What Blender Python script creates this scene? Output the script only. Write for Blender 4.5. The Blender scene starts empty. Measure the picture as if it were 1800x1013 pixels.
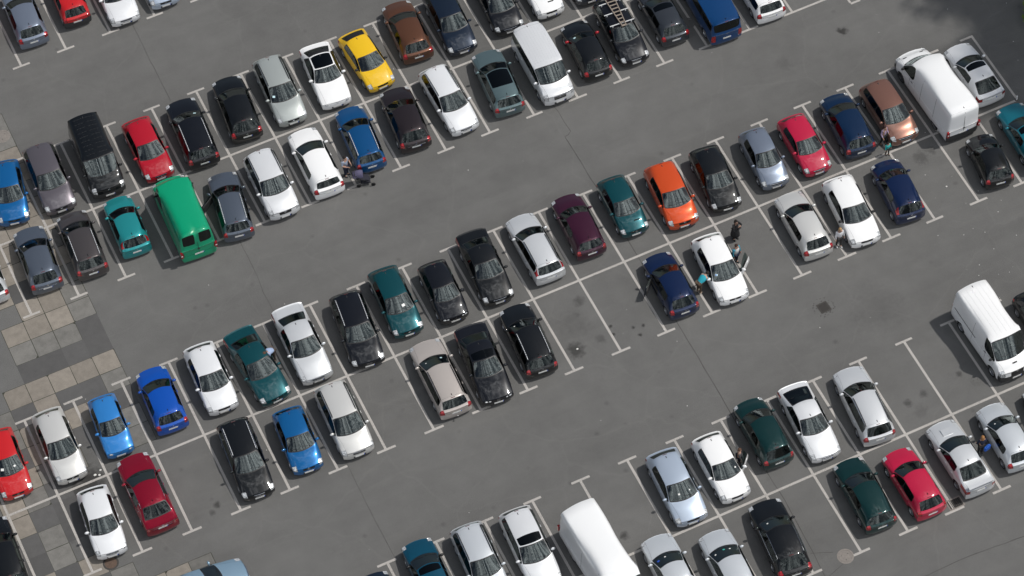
import bpy, bmesh, math, random
from mathutils import Vector, Matrix
from mathutils.bvhtree import BVHTree
random.seed(7)
S = bpy.context.scene
COL = S.collection
R_ = math.radians

# ------------------------------------------------------------------ camera
cam_d = bpy.data.cameras.new('camera'); cam = bpy.data.objects.new('camera', cam_d); COL.objects.link(cam)
CR = ((0.903094, -0.428498, -0.02848), (-0.370799, -0.744596, -0.555054), (0.216633, 0.511826, -0.831327))
CC = Vector((-13.6078, -96.5143, 132.6274))
M = Matrix((CR[0], [-v for v in CR[1]], [-v for v in CR[2]])).transposed().to_4x4()
M.translation = CC
cam.matrix_world = M
cam_d.sensor_width = 36.0; cam_d.lens = 36.0 * 5261.06 / 1800.0
cam_d.clip_start = 1.0; cam_d.clip_end = 3000.0
S.camera = cam

# ------------------------------------------------------------------ light
SUN_EL, SUN_AZ = R_(60.0), R_(-10.0)           # azimuth measured from +x
sd = Vector((math.cos(SUN_EL)*math.cos(SUN_AZ), math.cos(SUN_EL)*math.sin(SUN_AZ), math.sin(SUN_EL)))
sun_l = bpy.data.lights.new('sun', 'SUN'); sun_l.energy = 2.95; sun_l.angle = R_(1.6); sun_l.color = (1.0, 0.965, 0.91)
sun = bpy.data.objects.new('sun', sun_l); COL.objects.link(sun)
sun.rotation_euler = sd.to_track_quat('Z', 'Y').to_euler(); sun.location = sd*80
W = bpy.data.worlds.new('World'); S.world = W; W.use_nodes = True
nt = W.node_tree; nt.nodes.clear()
def N(t, **k):
    n = nt.nodes.new(t)
    for a, b in k.items(): setattr(n, a, b)
    return n
out = N('ShaderNodeOutputWorld'); bg = N('ShaderNodeBackground'); bg.inputs[1].default_value = 0.076
sky = N('ShaderNodeTexSky', sky_type='NISHITA', sun_disc=False, sun_elevation=SUN_EL, sun_rotation=R_(90.0)-SUN_AZ)
sky.air_density = 1.0; sky.dust_density = 1.5
tc = N('ShaderNodeTexCoord'); mp = N('ShaderNodeMapping'); mp.inputs['Location'].default_value = (-2.73, 4.62, -3.74)
n1 = N('ShaderNodeTexNoise'); n1.inputs['Scale'].default_value = 2.2; n1.inputs['Detail'].default_value = 9.0; n1.inputs['Roughness'].default_value = 0.66; n1.inputs['Distortion'].default_value = 0.35
cr = N('ShaderNodeValToRGB'); cr.color_ramp.elements[0].position = 0.535; cr.color_ramp.elements[1].position = 0.66
n2 = N('ShaderNodeTexNoise'); n2.inputs['Scale'].default_value = 15.0; n2.inputs['Detail'].default_value = 8.0; n2.inputs['Distortion'].default_value = 0.8
cc = N('ShaderNodeValToRGB'); cc.color_ramp.elements[0].position = 0.40; cc.color_ramp.elements[0].color = (2.4, 2.9, 3.5, 1); cc.color_ramp.elements[1].position = 0.66; cc.color_ramp.elements[1].color = (25.0, 25.4, 26.0, 1)
mx = N('ShaderNodeMixRGB')
L_ = nt.links.new
L_(tc.outputs['Generated'], mp.inputs[0]); L_(mp.outputs[0], n1.inputs[0]); L_(mp.outputs[0], n2.inputs[0])
# a broken cloud bank stands to the south, thinning out to clearer sky in the north
dt = N('ShaderNodeVectorMath', operation='DOT_PRODUCT'); dt.inputs[1].default_value = (0.0, -1.0, 0.38); L_(tc.outputs['Generated'], dt.inputs[0])
ma_ = N('ShaderNodeMath', operation='MULTIPLY_ADD'); ma_.inputs[1].default_value = 0.20; L_(dt.outputs['Value'], ma_.inputs[0]); L_(n1.outputs[0], ma_.inputs[2])
L_(ma_.outputs[0], cr.inputs[0]); L_(n2.outputs[0], cc.inputs[0])
L_(cr.outputs[0], mx.inputs[0]); hs = N('ShaderNodeHueSaturation'); hs.inputs['Saturation'].default_value = 0.85; hs.inputs['Value'].default_value = 0.62; L_(sky.outputs[0], hs.inputs['Color']); L_(hs.outputs[0], mx.inputs[1]); L_(cc.outputs[0], mx.inputs[2])
L_(mx.outputs[0], bg.inputs[0]); L_(bg.outputs[0], out.inputs[0])
S.view_settings.view_transform = 'Standard'; S.view_settings.look = 'None'
S.view_settings.exposure = 0.0; S.view_settings.gamma = 1.0; S.view_settings.use_curve_mapping = False
S.render.engine = 'CYCLES'
S.cycles.max_bounces = 6; S.cycles.transparent_max_bounces = 12

# ------------------------------------------------------------------ materials
MATS = {}
def new_mat(name):
    m = bpy.data.materials.new(name); m.use_nodes = True
    return m, m.node_tree, m.node_tree.nodes['Principled BSDF']
def node(t, ty, **k):
    n = t.nodes.new(ty)
    for a, b in k.items(): setattr(n, a, b)
    return n
def noise(t, scale, detail=4.0, rough=0.55, vec=None, coord='Object'):
    n = node(t, 'ShaderNodeTexNoise'); n.inputs['Scale'].default_value = scale
    n.inputs['Detail'].default_value = detail; n.inputs['Roughness'].default_value = rough
    if vec is None:
        c = node(t, 'ShaderNodeTexCoord'); vec = c.outputs[coord]
    t.links.new(vec, n.inputs['Vector'])
    return n.outputs[0]
def ramp(t, fac, stops):
    r = node(t, 'ShaderNodeValToRGB'); e = r.color_ramp.elements
    while len(e) < len(stops): e.new(0.5)
    for k, (p, c) in enumerate(stops):
        e[k].position = p; e[k].color = (c[0], c[1], c[2], 1) if hasattr(c, '__len__') else (c, c, c, 1)
    t.links.new(fac, r.inputs[0]); return r.outputs[0]
def mul(t, a, b, fac=1.0):
    m = node(t, 'ShaderNodeMixRGB', blend_type='MULTIPLY'); m.inputs[0].default_value = fac
    t.links.new(a, m.inputs[1]); t.links.new(b, m.inputs[2]); return m.outputs[0]
def mixc(t, f, a, b):
    m = node(t, 'ShaderNodeMixRGB')
    for k, v in ((0, f), (1, a), (2, b)):
        if hasattr(v, 'links'): t.links.new(v, m.inputs[k])
        elif k == 0: m.inputs[0].default_value = v
        else: m.inputs[k].default_value = (*v, 1)
    return m.outputs[0]
def paint(name, c, metal=0.0, rough=0.32, coat=1.0):
    if name in MATS: return MATS[name]
    m, t, b = new_mat('paint_'+name)
    d = noise(t, 1.3, 5.0, 0.6); dust = ramp(t, d, ((0.3, 0.0), (0.75, 1.0)))
    f = node(t, 'ShaderNodeMath', operation='MULTIPLY'); f.inputs[1].default_value = 0.010; t.links.new(dust, f.inputs[0])
    t.links.new(mixc(t, f.outputs[0], c, (0.18, 0.18, 0.18)), b.inputs['Base Color'])
    b.inputs['Metallic'].default_value = metal; b.inputs['Specular IOR Level'].default_value = 0.15; b.inputs['Roughness'].default_value = rough
    b.inputs['Coat Weight'].default_value = coat; b.inputs['Coat Roughness'].default_value = 0.04
    MATS[name] = m; return m
def plain(name, c, rough=0.5, metal=0.0, var=0.0, scale=30.0):
    if name in MATS: return MATS[name]
    m, t, b = new_mat(name)
    if var:
        v = noise(t, scale, 5.0, 0.6)
        r = ramp(t, v, ((0.25, 1-var), (0.75, 1.0)))
        cn = node(t, 'ShaderNodeRGB'); cn.outputs[0].default_value = (*c, 1)
        t.links.new(mul(t, cn.outputs[0], r), b.inputs['Base Color'])
    else: b.inputs['Base Color'].default_value = (*c, 1)
    b.inputs['Roughness'].default_value = rough; b.inputs['Metallic'].default_value = metal
    MATS[name] = m; return m
def glass(name, tint, ior=2.1):
    m = bpy.data.materials.new(name); m.use_nodes = True; t = m.node_tree; t.nodes.clear()
    o = node(t, 'ShaderNodeOutputMaterial'); tr = node(t, 'ShaderNodeBsdfTransparent'); gl = node(t, 'ShaderNodeBsdfGlossy')
    tr.inputs[0].default_value = (*tint, 1); gl.inputs['Roughness'].default_value = 0.015; gl.inputs['Color'].default_value = (0.90, 1.0, 0.98, 1)
    fr = node(t, 'ShaderNodeFresnel'); fr.inputs[0].default_value = ior
    bp = node(t, 'ShaderNodeBump'); bp.inputs['Strength'].default_value = 0.05; bp.inputs['Distance'].default_value = 0.05
    t.links.new(noise(t, 3.0, 3.0), bp.inputs['Height']); t.links.new(bp.outputs[0], gl.inputs['Normal'])
    mix = node(t, 'ShaderNodeMixShader')
    t.links.new(fr.outputs[0], mix.inputs[0]); t.links.new(tr.outputs[0], mix.inputs[1]); t.links.new(gl.outputs[0], mix.inputs[2])
    t.links.new(mix.outputs[0], o.inputs[0]); MATS[name] = m; return m
GLASS = glass('window_glass', (0.44, 0.54, 0.53)); DARKGLASS = glass('tinted_glass', (0.035, 0.04, 0.045), 1.55); SIDEGLASS = glass('side_glass', (0.30, 0.38, 0.37), 1.6)
BLACKGLASS = glass('roof_glass', (0.01, 0.012, 0.018), 1.55); RAILM = plain('rail_aluminium', (0.62, 0.63, 0.65), 0.35, 0.6)
TRIM = plain('black_trim', (0.012, 0.012, 0.013), 0.45)
PLASTIC = plain('bumper_plastic', (0.035, 0.036, 0.038), 0.55, 0, 0.3, 6)
CHROME = plain('chrome', (0.75, 0.76, 0.78), 0.12, 1.0)
RUBBER = plain('tyre_rubber', (0.018, 0.018, 0.018), 0.8, 0, 0.3, 12)
ALLOY = plain('alloy', (0.42, 0.43, 0.45), 0.32, 0.8)
DARKALLOY = plain('steel_rim', (0.10, 0.10, 0.11), 0.45, 0.5)
SEAT = plain('seat_fabric', (0.045, 0.045, 0.05), 0.85, 0, 0.4, 20)
DASH = plain('dashboard_plastic', (0.03, 0.03, 0.032), 0.6)
UNDER = plain('underbody', (0.008, 0.008, 0.008), 0.9)
PLATE = plain('plate_white', (0.72, 0.72, 0.70), 0.4)
PLATEBLUE = plain('plate_blue', (0.02, 0.08, 0.45), 0.4)
PAINT_RED = plain('red_mirror', (.36,.01,.02), .3)
STICKER = plain('sticker', (0.55, 0.75, 0.8), 0.6); STICKG = plain('sticker_green', (0.05, 0.42, 0.35), 0.6)
HEAD = None
def lamp(name, c, rough=0.08):
    m, t, b = new_mat(name)
    v = noise(t, 14.0, 2.0); t.links.new(mixc(t, ramp(t, v, ((0.35, 0.0), (0.65, 1.0))), tuple(x*0.35 for x in c), c), b.inputs['Base Color'])
    b.inputs['Roughness'].default_value = 0.25; b.inputs['Coat Weight'].default_value = 1.0; b.inputs['Coat Roughness'].default_value = rough
    b.inputs['Metallic'].default_value = 0.3; MATS[name] = m; return m
HEAD = lamp('headlight_lens', (0.74, 0.76, 0.78)); HEADDARK = lamp('headlight_dark', (0.22, 0.23, 0.25))
TAIL = lamp('taillight_lens', (0.52, 0.012, 0.02)); TAILCLEAR = lamp('taillight_clear', (0.5, 0.22, 0.22))

# asphalt, with worn tone changes, fine grain, old drips and stains
STAINS = [(22.27,-19.91,.42,.5),(23.76,-17.21,.27,.35),(23.75,-19.86,.24,.28),(24.57,-19.37,.1,.6),(24.48,-19.89,.09,.6),(25.63,-19.98,.09,.65),(26.14,-20.09,.1,.65),(25.72,-20.55,.1,.65),
          (37.24,-30.32,.2,.35),(36.23,-30.48,.2,.4),(36.6,-31.2,.35,.15),(19.59,-30.96,.2,.5),(45.13,-7.46,.22,.6),(44.92,-7.3,.14,.5),(-3.58,-15.99,.75,.55),(-4.6,-16.3,.7,.4),(1.77,-20.16,.17,.5),(1.4,-20.5,.15,.35),(44.63,-17.07,.4,.3),(45.4,-16.9,.25,.3),
          (41.0,-8.0,.4,.14),(22.9,-18.4,.7,.14),(37.6,-24.6,1.2,.12),(39.5,-30.1,.16,.4)]
def asphalt_color(t, vec, base):
    big = ramp(t, noise(t, 0.09, 6.0, 0.62, vec), ((0.3, 0.82), (0.5, 0.98), (0.72, 1.08)))
    mid = ramp(t, noise(t, 0.8, 6.0, 0.65, vec), ((0.3, 0.90), (0.7, 1.06)))
    fine = ramp(t, noise(t, 26.0, 3.0, 0.7, vec), ((0.3, 0.80), (0.55, 1.0), (0.75, 1.22)))
    grit = ramp(t, noise(t, 95.0, 2.0, 0.6, vec), ((0.33, 0.72), (0.5, 1.0), (0.72, 1.45)))
    c = node(t, 'ShaderNodeRGB'); c.outputs[0].default_value = (*base, 1)
    o = mul(t, mul(t, mul(t, mul(t, c.outputs[0], big), mid), fine), grit)
    return o
m, t, b = new_mat('asphalt'); ASPH = m
geo = node(t, 'ShaderNodeNewGeometry'); vec = geo.outputs['Position']
col = asphalt_color(t, vec, (0.118, 0.1160, 0.1125))
# long pale scuffs
sc = node(t, 'ShaderNodeMapping'); sc.inputs['Scale'].default_value = (0.16, 1.1, 1); sc.inputs['Rotation'].default_value = (0, 0, 0.15); t.links.new(vec, sc.inputs[0])
scr = ramp(t, noise(t, 1.2, 7.0, 0.6, sc.outputs[0]), ((0.56, 0.0), (0.8, 0.22)))
col = mixc(t, scr, col, (0.17, 0.165, 0.155))
# tyre tracks along the lanes and drip darkening
lm = node(t, 'ShaderNodeMapping'); lm.inputs['Scale'].default_value = (0.025, 0.62, 1); t.links.new(vec, lm.inputs[0])
col = mul(t, col, ramp(t, noise(t, 1.0, 4.0, 0.6, lm.outputs[0]), ((0.32, 0.93), (0.5, 1.0), (0.7, 1.04))))
dr = node(t, 'ShaderNodeTexVoronoi'); dr.inputs['Scale'].default_value = 0.55; dr.inputs['Randomness'].default_value = 1.0; t.links.new(vec, dr.inputs['Vector'])
col = mul(t, col, ramp(t, dr.outputs['Distance'], ((0.0, 0.45), (0.045, 0.72), (0.10, 1.0))), 0.55)
# thin pale crack-like drying marks
wv = node(t, 'ShaderNodeTexVoronoi', feature='DISTANCE_TO_EDGE'); wv.inputs['Scale'].default_value = 0.17
wn = node(t, 'ShaderNodeTexNoise'); wn.inputs['Scale'].default_value = 0.5; wn.inputs['Detail'].default_value = 5.0; t.links.new(vec, wn.inputs['Vector'])
wm = node(t, 'ShaderNodeMixRGB', blend_type='ADD'); wm.inputs[0].default_value = 1.6; t.links.new(vec, wm.inputs[1]); t.links.new(wn.outputs[1], wm.inputs[2]); t.links.new(wm.outputs[0], wv.inputs['Vector'])
col = mixc(t, ramp(t, wv.outputs[0], ((0.0, 0.07), (0.010, 0.0))), col, (0.24, 0.23, 0.22))
nz = node(t, 'ShaderNodeTexNoise'); nz.inputs['Scale'].default_value = 4.5; nz.inputs['Detail'].default_value = 4.0; t.links.new(vec, nz.inputs['Vector'])
for (sx, sy, sr, sk) in STAINS:
    sr *= 1.3; sk = min(.88, sk*1.45)
    vs = node(t, 'ShaderNodeVectorMath', operation='DISTANCE'); t.links.new(vec, vs.inputs[0]); vs.inputs[1].default_value = (sx, sy, 0)
    ad = node(t, 'ShaderNodeMath', operation='MULTIPLY_ADD'); t.links.new(nz.outputs[0], ad.inputs[0]); ad.inputs[1].default_value = sr*1.6; t.links.new(vs.outputs['Value'], ad.inputs[2])
    mr = node(t, 'ShaderNodeMapRange'); t.links.new(ad.outputs[0], mr.inputs[0]); mr.inputs[1].default_value = sr*1.15; mr.inputs[2].default_value = sr*1.9; mr.inputs[3].default_value = sk; mr.inputs[4].default_value = 0.0
    col = mixc(t, mr.outputs[0], col, (0.016, 0.015, 0.014))
t.links.new(col, b.inputs['Base Color']); b.inputs['Roughness'].default_value = 0.85
bp = node(t, 'ShaderNodeBump'); bp.inputs['Strength'].default_value = 0.35; bp.inputs['Distance'].default_value = 0.01
t.links.new(noise(t, 70.0, 3.0, 0.6, vec), bp.inputs['Height']); t.links.new(bp.outputs[0], b.inputs['Normal'])
def slab_mat(name, c, stain=0.75):
    m, t, b = new_mat(name); g = node(t, 'ShaderNodeNewGeometry'); v = g.outputs['Position']
    a = ramp(t, noise(t, 2.2, 6.0, 0.65, v), ((0.28, stain), (0.6, 1.0)))
    f = ramp(t, noise(t, 40.0, 3.0, 0.65, v), ((0.3, 0.80), (0.7, 1.15)))
    oi = node(t, 'ShaderNodeObjectInfo'); rr = ramp(t, oi.outputs['Random'], ((0.0, 0.86), (1.0, 1.08)))
    cn = node(t, 'ShaderNodeRGB'); cn.outputs[0].default_value = (*c, 1)
    t.links.new(mul(t, mul(t, mul(t, cn.outputs[0], a), f), rr), b.inputs['Base Color']); b.inputs['Roughness'].default_value = 0.85
    return m
SLAB = {'B': slab_mat('slab_beige', (0.245, 0.218, 0.186)), 'G': slab_mat('slab_grey', (0.172, 0.166, 0.154), 0.72), 'D': slab_mat('infill_asphalt', (0.090, 0.088, 0.087), 0.85)}
BED = plain('slab_joint_soil', (0.05, 0.052, 0.038), 0.95, 0, 0.5, 8)
m, t, b = new_mat('line_paint'); LINE = m
geo = node(t, 'ShaderNodeNewGeometry'); v = geo.outputs['Position']
w1 = ramp(t, noise(t, 22.0, 5.0, 0.7, v), ((0.38, 0.75), (0.56, 0.0))); w2 = ramp(t, noise(t, 0.7, 4.0, 0.6, v), ((0.35, 1.0), (0.6, 0.35)))
t.links.new(mixc(t, mul(t, w1, w2), (0.43, 0.405, 0.38), (0.14, 0.135, 0.125)), b.inputs['Base Color']); b.inputs['Roughness'].default_value = 0.75
JOINT = plain('asphalt_joint', (0.068, 0.065, 0.061), 0.9, 0, 0.4, 3)
IRON = plain('cast_iron', (0.066, 0.060, 0.055), 0.7, 0.3, 0.4, 15); RUST = plain('rusty_iron', (0.13, 0.085, 0.062), 0.8, 0.1, 0.4, 15)
CONC = plain('pale_concrete', (0.24, 0.215, 0.195), 0.85, 0, 0.35, 9)

# ------------------------------------------------------------------ mesh helpers
def mesh_obj(name, verts, faces, mat=None, parent=None, smooth=False, data=None):
    if data is None:
        me = bpy.data.meshes.new(name); me.from_pydata(verts, [], faces); me.update()
        if smooth: me.shade_smooth()
        if mat: me.materials.append(mat)
    else: me = data
    o = bpy.data.objects.new(name, me); COL.objects.link(o)
    if parent: o.parent = parent
    return o
def box_vf(x0, x1, y0, y1, z0, z1):
    v = [(x, y, z) for x in (x0, x1) for y in (y0, y1) for z in (z0, z1)]
    f = [(0,1,3,2),(4,6,7,5),(0,4,5,1),(2,3,7,6),(0,2,6,4),(1,5,7,3)]
    return v, f
class MB:
    def __init__(s): s.v = []; s.f = []
    def add(s, v, f):
        n = len(s.v); s.v += [tuple(p) for p in v]; s.f += [tuple(i+n for i in q) for q in f]; return s
    def box(s, *a): return s.add(*box_vf(*a))
    def tube(s, a, b, r, n=8, r2=None):
        a = Vector(a); b = Vector(b); d = (b-a).normalized(); u = d.orthogonal().normalized(); w = d.cross(u); r2 = r if r2 is None else r2
        v = []
        for p, q in ((a, r), (b, r2)):
            v += [p + (u*math.cos(2*math.pi*k/n) + w*math.sin(2*math.pi*k/n))*q for k in range(n)]
        f = [(k, (k+1) % n, n+(k+1) % n, n+k) for k in range(n)] + [tuple(range(n))[::-1], tuple(range(n, 2*n))]
        return s.add(v, f)
    def ell(s, c, r, nu=10, nv=6):
        v = []; f = []
        for i in range(nv+1):
            a = math.pi*i/nv
            for k in range(nu):
                p = 2*math.pi*k/nu
                v.append((c[0]+r[0]*math.sin(a)*math.cos(p), c[1]+r[1]*math.sin(a)*math.sin(p), c[2]+r[2]*math.cos(a)))
        for i in range(nv):
            for k in range(nu): f.append((i*nu+k, (i+1)*nu+k, (i+1)*nu+(k+1) % nu, i*nu+(k+1) % nu))
        return s.add(v, f)
    def lathe(s, prof, n=20, axis='y'):        # prof: (radius, along)
        v = []; f = []
        for r, a in prof:
            for k in range(n):
                p = 2*math.pi*k/n
                v.append((r*math.cos(p), a, r*math.sin(p)) if axis == 'y' else (r*math.cos(p), r*math.sin(p), a))
        for i in range(len(prof)-1):
            for k in range(n): f.append((i*n+k, i*n+(k+1) % n, (i+1)*n+(k+1) % n, (i+1)*n+k))
        return s.add(v, f)
    def build(s, name, mat, parent=None, smooth=False): return mesh_obj(name, s.v, s.f, mat, parent, smooth)
    def mesh(s, name, mat, smooth=False):
        me = bpy.data.meshes.new(name); me.from_pydata(s.v, [], s.f); me.update()
        bm = bmesh.new(); bm.from_mesh(me); bmesh.ops.recalc_face_normals(bm, faces=bm.faces); bm.to_mesh(me); bm.free()
        if smooth: me.shade_smooth()
        me.materials.append(mat); return me
def empty(name, loc, rz=0.0):
    o = bpy.data.objects.new(name, None); o.empty_display_size = 0.3; COL.objects.link(o); o.location = loc; o.rotation_euler = (0, 0, rz); return o
def tag(o, label=None, cat=None, group=None, kind=None):
    if label: o['label'] = label
    if cat: o['category'] = cat
    if group: o['group'] = group
    if kind: o['kind'] = kind
    return o

# ------------------------------------------------------------------ ground
g = mesh_obj('ground', [(-600,-600,0),(700,-600,0),(700,600,0),(-600,600,0)], [(0,1,2,3)], ASPH)
tag(g, 'grey worn asphalt of the whole car park', None, None, 'structure')
def quad(name, x0, x1, y0, y1, z, mat, parent): return mesh_obj(name, [(x0,y0,z),(x1,y0,z),(x1,y1,z),(x0,y1,z)], [(0,1,2,3)], mat, parent)

# concrete slab strip crossing the left side
strip = tag(empty('paving', (0,0,0)), 'old strip of beige and grey concrete slabs under the left bays', None, None, 'structure')
SX = {'C6':-8.3,'C5':-7.05,'C4':-5.8,'C3':-4.55,'C2':-3.3,'C1':-2.05,'C0':-0.8}
SL = {-11:'C0G',-10:'C0G C1G',-9:'C0B C1G',-8:'C0B C1B C2G',-7:'C0G C1B C2B',-6:'C0B C1B C2B',-5:'C0B C1B C2B',-4:'C0G C1G C2B C3B',-3:'C0B C1G C2B C3G',-2:'C0G C1D C2D C3B',-1:'C0G C1B C2B',
      0:'C0G C1B C2B C3B',1:'C0D C1G C2G C3G',2:'C0D C1D C2D C3D',3:'C0B C1B C2B C3B C4B',4:'C0G C1D C2D C3B C4D C5G',5:'C0D C1B C2B C3G C4B C5G',6:'C0G C1G C2D C3B C4B C5D',7:'C0G C3G C4G C5B C6G',
      8:'C4D C5G C6B',9:'C6B C5D C4D',10:'C6D C5G C4D',11:'C6D C5G',12:'C6B C5D C4B',13:'C5B C4D C3G',14:'C2B C1B C3D C0G',15:'C2B C1G C3B C4B',16:'C1B C2G C3B',17:'C1D C2B C3G'}
def slab(x0, y1, mat, nm):
    rnd = random.uniform
    g_ = 0.018 if mat is not SLAB['D'] else 0.0
    x1 = x0+1.25; y0 = y1-1.24; z = 0.004 if g_ else 0.003
    c = [(x0+g_, y0+g_), (x1-g_, y0+g_), (x1-g_, y1-g_), (x0+g_, y1-g_)]
    if g_:
        c = [(a+rnd(-.006,.006), b_+rnd(-.006,.006)) for a, b_ in c]
        k = random.randrange(4)                                   # one chipped corner
        if random.random() < .45:
            ax, ay = c[k]; q = [c[(k-1) % 4], c[(k+1) % 4]]; d = rnd(.04,.13)
            new = [(ax+(qx-ax)*d, ay+(qy-ay)*d) for qx, qy in q]; c = c[:k]+new+c[k+1:]
    n = len(c)
    v = [(a, b_, z) for a, b_ in c] + [(a, b_, -0.06) for a, b_ in c]
    f = [tuple(range(n))] + [(i, n+i, n+(i+1) % n, (i+1) % n) for i in range(n)]
    mesh_obj(nm, v, f, mat, strip)
for k, row in SL.items():
    y1 = -5.22-1.24*k
    for cell in row.split():
        mt = cell[2]; x0 = SX[cell[:2]]
        slab(x0, y1, SLAB[mt], 'infill_patch' if mt == 'D' else 'concrete_slab')
        if mt != 'D': quad('slab_joint', x0-.012, x0+1.262, y1-1.252, y1+.012, 0.0015+0.0001*(abs(k*7+int(x0*10)) % 8), BED, strip)

# painted bays
PW, PL, VB, U0 = 2.7, 4.995, (0.0, -16.021, -32.067, 16.084), (0.0, -8.04, 21.703, 2.598)
LW = 0.066
def markings(row, i0, i1, up, low, label, spine=None, bars=True, skip_up=(), skip_low=()):
    r = tag(empty('bay_markings', (0,0,0)), label, None, None, 'structure')
    y, u = VB[row], U0[row]
    if spine: quad('spine_line', spine[0], spine[1], y-LW, y+LW, 0.0080, LINE, r)
    for i in range(i0, i1+1):
        x = u+i*PW+random.uniform(-.015,.015)
        if up and i not in skip_up:
            quad('stall_line', x-LW, x+LW, y+LW+.002, y+PL-LW, 0.0080, LINE, r)
            quad('end_bar', x-0.52+random.uniform(-.04,.04), x+0.52+random.uniform(-.04,.04), y+PL-LW+.002, y+PL+LW, 0.0084, LINE, r)
        if low and i not in skip_low:
            quad('stall_line', x-LW, x+LW, y-PL+LW, y-LW-.002, 0.0080, LINE, r)
            quad('end_bar', x-0.52+random.uniform(-.04,.04), x+0.52+random.uniform(-.04,.04), y-PL-LW, y-PL+LW-.002, 0.0084, LINE, r)
    return r
ma = markings(0, -2, 19, True, True, 'white painted bay lines of the upper double row', (-8, 60), skip_low=(17, 18, 19))
quad('end_bar', 38.4, 40.0, -PL-LW+.001, -PL+LW-.003, 0.0088, LINE, ma); quad('end_bar', 42.9, 46.4, -PL-LW+.001, -PL+LW-.003, 0.0088, LINE, ma)
mb = markings(1, -2, 21, True, True, 'white painted bay lines of the middle double row', (-16, 51.36))
xe = U0[1]+22*PW
quad('stall_line', xe-LW, xe+LW, VB[1]+LW+.002, VB[1]+PL-LW, 0.0080, LINE, mb); quad('end_bar', xe-.75, xe+LW, VB[1]+PL-LW+.002, VB[1]+PL+LW, 0.0084, LINE, mb)
mc = markings(2, -6, 10, True, True, 'white painted bay lines of the lower double row', (3, 52))
quad('end_bar', 46.45, 47.05, -5.99, -5.86, 0.0084, LINE, ma); quad('stall_line', 46.40, 46.53, -5.85, -4.2, 0.0080, LINE, ma)
md = markings(3, -2, 5, False, True, 'white painted bay lines of the top left row', (-8, 16))

# asphalt seams and cracks
def ribbon(name, pts, w, z=0.0055, mat=JOINT, wob=0.02, parent=None):
    P = []
    for a, b_ in zip(pts[:-1], pts[1:]):
        n = max(2, int((Vector(b_)-Vector(a)).length/0.5))
        P += [Vector(a).lerp(Vector(b_), k/n) for k in range(n)]
    P.append(Vector(pts[-1])); v = []; f = []
    for i, p in enumerate(P):
        d = (P[min(i+1, len(P)-1)]-P[max(i-1, 0)]).normalized(); q = Vector((-d.y, d.x)); c = p+q*random.uniform(-wob, wob); ww = w*random.uniform(.6, 1.25)/2
        v += [(c.x+q.x*ww, c.y+q.y*ww, z), (c.x-q.x*ww, c.y-q.y*ww, z)]
    for i in range(len(P)-1): f.append((2*i, 2*i+1, 2*i+3, 2*i+2))
    return mesh_obj(name, v, f, mat, parent)
def seam(pts, w, lab): tag(ribbon('asphalt_seam', pts, w), lab, None, None, 'structure')
seam([(28.23,-4.84),(28.28,-5.41),(28.30,-6.9),(28.12,-7.07),(27.85,-7.09),(27.86,-7.51),(27.9,-10.93),(27.87,-15.07),(27.81,-21.39),(27.8,-23.82),(27.75,-26.91),(27.76,-31.04),(27.79,-32.79),(27.67,-35.54),(27.5,-38.0)], 0.034, 'long dark tarred seam running down the middle of the car park')
seam([(9.36,12.5),(9.3,8.65),(9.26,5.0)], 0.02, 'thin dark seam across the top left driving lane')
seam([(9.08,-5.6),(9.05,-8.13),(8.93,-9.21),(8.98,-11.0)], 0.018, 'thin dark seam across the left driving lane')
seam([(8.7,-20.6),(8.64,-23.88),(8.67,-27.6)], 0.018, 'thin dark seam across the bottom left driving lane')
seam([(31.0,-39.66),(34.33,-39.63),(37.56,-39.88),(44,-40.1)], 0.036, 'dark tarred seam in the bottom right corner')
seam([(27.5,-36.0),(28.55,-36.44)], 0.022, 'short seam running to the pale manhole cover'); seam([(27.6,-37.6),(28.7,-37.25)], 0.022, 'short seam leaving the pale manhole cover')

# covers and grates
def manhole(x, y, r, mat, label, ribs=False):
    o = tag(empty('manhole_cover', (x,y,0)), label, 'manhole cover')
    a = MB(); a.lathe([(r*.84, .0052), (r*.84, .012), (r, .012), (r+.03, .0052)], 28, 'z'); a.build('frame', mat if mat in (CONC, ASPH) else IRON, o)
    c = MB(); c.lathe([(0.001, .009), (r*.82, .009), (r*.82, .0052)], 28, 'z'); c.build('lid', mat, o)
    s_ = MB()
    if ribs:
        for k in range(-3, 4):
            h = math.sqrt(max(0, (r*.74)**2-(k*r*.21)**2))
            s_.box(-h, h, k*r*.21-.02, k*r*.21+.02, .0088, .017); s_.box(k*r*.21-.02, k*r*.21+.02, -h, h, .0088, .0172)
        s_.build('grid_ribs', mat, o)
    else:
        for a_ in (0.5, 2.6, 4.4): s_.box(math.cos(a_)*r*.5-.03, math.cos(a_)*r*.5+.03, math.sin(a_)*r*.5-.012, math.sin(a_)*r*.5+.012, .0088, .0135)
        s_.build('lifting_slot', TRIM, o)
manhole(-0.05, 6.9, .42, CONC, 'round manhole cover set in a grey slab at the left edge')
manhole(-4.32, -20.91, .38, RUST, 'round rusty ribbed manhole cover in front of the silver hatchback', True)
manhole(28.99, -36.92, .40, CONC, 'pale round manhole cover beside the black estate at the bottom')
manhole(37.55, -3.04, .40, ASPH, 'round asphalt filled cover on the line left of the blue van')
manhole(40.06, -30.86, .26, ASPH, 'dark round cover in the shade left of the white van')
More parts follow.
